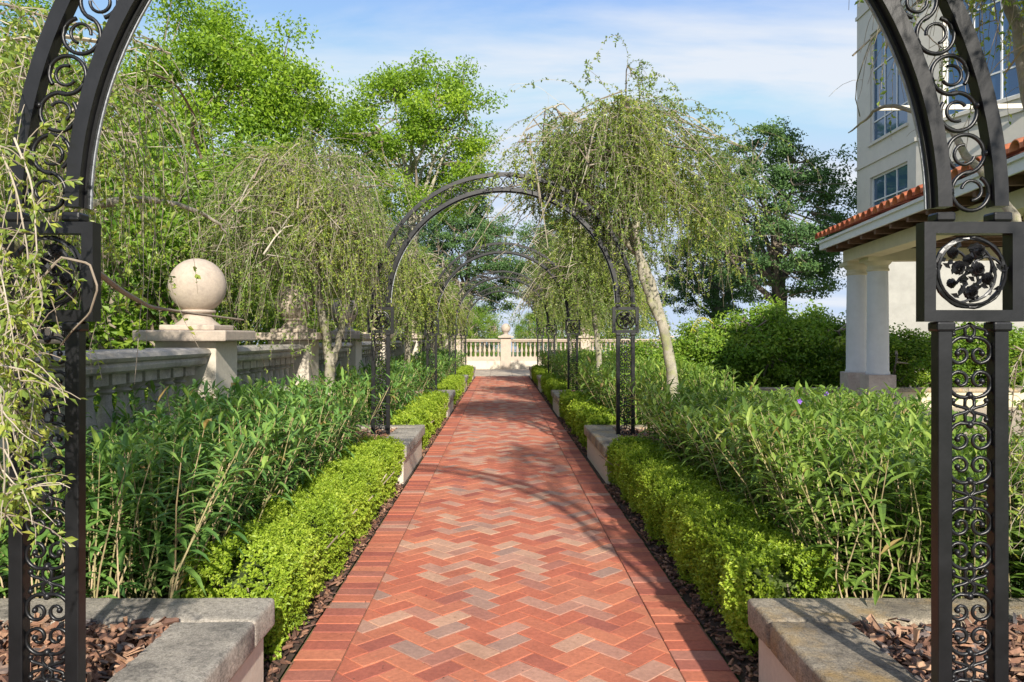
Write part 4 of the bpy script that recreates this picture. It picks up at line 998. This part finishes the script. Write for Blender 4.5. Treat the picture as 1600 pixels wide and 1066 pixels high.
# which side is 'inside'? mirror if local +y points away from the building
if (Vector((-dr.y, dr.x, 0))).x < 0:
    pv.scale = (1, -1, 1)
    for ch in pv.children:
        if ch.name.startswith('column'): ch.location.y *= -1

# mansion
mn = thing('mansion', 'tall cream mansion with faceted bay and tall paned windows', 'building', (12.3, 22.2, 0))
pts = [(12.45, 26.2), (12.3, 22.2), (13.75, 18.2), (16.6, 15.2), (21, 14.2), (26, 15), (26, 30), (14, 30)]
def facet(p, q, wins, zt=15.0, wm='wall'):
    """wall facet from p to q (seen from outside with p at the left), windows (u0,u1,z0,z1,cols,rows)"""
    p = np.array(p, float); q = np.array(q, float); L_ = np.linalg.norm(q - p); ex = (q - p) / L_; nx = np.array([ex[1], -ex[0]])
    if nx @ (p - np.array([20, 24.])) < 0: nx = -nx
    def W3(u, d, z): v = p + ex * u + nx * d - np.array([12.3, 22.2]); return (v[0], v[1], z)
    def bx(u0, u1, d0, d1, z0, z1): 
        V = [W3(u0, d0, z0), W3(u1, d0, z0), W3(u1, d1, z0), W3(u0, d1, z0), W3(u0, d0, z1), W3(u1, d0, z1), W3(u1, d1, z1), W3(u0, d1, z1)]
        return (V, [(0, 3, 2, 1), (4, 5, 6, 7), (0, 1, 5, 4), (1, 2, 6, 5), (2, 3, 7, 6), (3, 0, 4, 7)], .5)
    us = sorted(set([0, L_] + [w_[0] for w_ in wins] + [w_[1] for w_ in wins]))
    bl = []
    for a_, b_ in zip(us[:-1], us[1:]):
        zs = [(w_[2], w_[3]) for w_ in wins if w_[0] <= a_ + 1e-6 and w_[1] >= b_ - 1e-6]
        z = 0
        for z0, z1 in sorted(zs): bl.append(bx(a_, b_, -.25, 0, z, z0)); z = z1
        bl.append(bx(a_, b_, -.25, 0, z, zt))
    obj('wall', bl, M[wm], mn)
    for z in (7.15, 12.4): obj('string_course', [bx(-.03, L_ + .03, .002, .05, z, z + .12)], M['wall'], mn)
    for u0, u1, z0, z1, cols, rows in wins:
        fw = .06; fb = [bx(u0, u1, -.16, -.08, z0, z0 + fw), bx(u0, u1, -.16, -.08, z1 - fw, z1), bx(u0, u0 + fw, -.16, -.08, z0 + fw, z1 - fw), bx(u1 - fw, u1, -.16, -.08, z0 + fw, z1 - fw)]
        wn = obj('window', fb, M['white'], mn)
        cw = (u1 - u0 - 2 * fw) / cols
        rws = [z0 + fw] + list(rows) + [z1 - fw]
        mb = [bx(u0 + fw + cw * k - .022, u0 + fw + cw * k + .022, -.15, -.09, z0 + fw, z1 - fw) for k in range(1, cols)]
        for r_ in rows:
            for k in range(cols):
                mb.append(bx(u0 + fw + cw * k + .023, u0 + fw + cw * (k + 1) - .023, -.15, -.09, r_ - .022, r_ + .022))
        obj('glazing_bars', mb, M['white'], wn)
        for k in range(cols):
            for z_a, z_b in zip(rws[:-1], rws[1:]): obj('pane', [bx(u0 + fw + cw * k, u0 + fw + cw * (k + 1), -.135, -.12, z_a, z_b)], M['glass'], wn)
        obj('sill', [bx(u0 - .06, u1 + .06, .001, .07, z0 - .10, z0 - .01)], M['wall'], wn)
facet(pts[0], pts[1], [(1.0, 3.5, 7.85, 11.5, 3, (8.55, 10.3)), (1.0, 3.5, 4.2, 6.7, 3, (5.9,))])
facet(pts[1], pts[2], [(.9, 3.4, 7.6, 11.5, 3, (8.4, 10.3)), (.9, 3.4, 4.2, 6.3, 3, (5.6,))])
facet(pts[2], pts[3], [(.8, 3.3, 7.6, 11.5, 3, (8.4, 10.3)), (.8, 3.3, 4.2, 6.3, 3, (5.6,))])
facet(pts[3], pts[4], [(1, 3.3, 7.6, 11.5, 3, (8.4, 10.3))])
facet((9.7, 19.2), (13.4, 19.0), [], 4.0, 'wall_sun_dimmed')
obj('roof', [([(p_[0] - 12.3, p_[1] - 22.2, 15.001) for p_ in pts], [tuple(range(len(pts)))], .5)], M['wall'], mn)

# ================================================================== small litter on the path
def litter(n, y0, y1):
    P = np.stack([rng.uniform(XL, XR, n), y0 + (y1 - y0) * rng.random(n) ** 1.5, np.full(n, .0055)], -1)
    D = unit(n); D[:, 2] = 0; l = rng.uniform(.004, .017, n)
    return leaves(P, norm(D), np.tile([[0, 0, 1.]], (n, 1)), l, l * .5, rng.random(n), .15)
o = obj('fallen_leaves', [litter(260, 2.6, 14)], M['mulch'], kind='stuff'); o['label'] = 'tiny dry leaf bits scattered on the bricks'
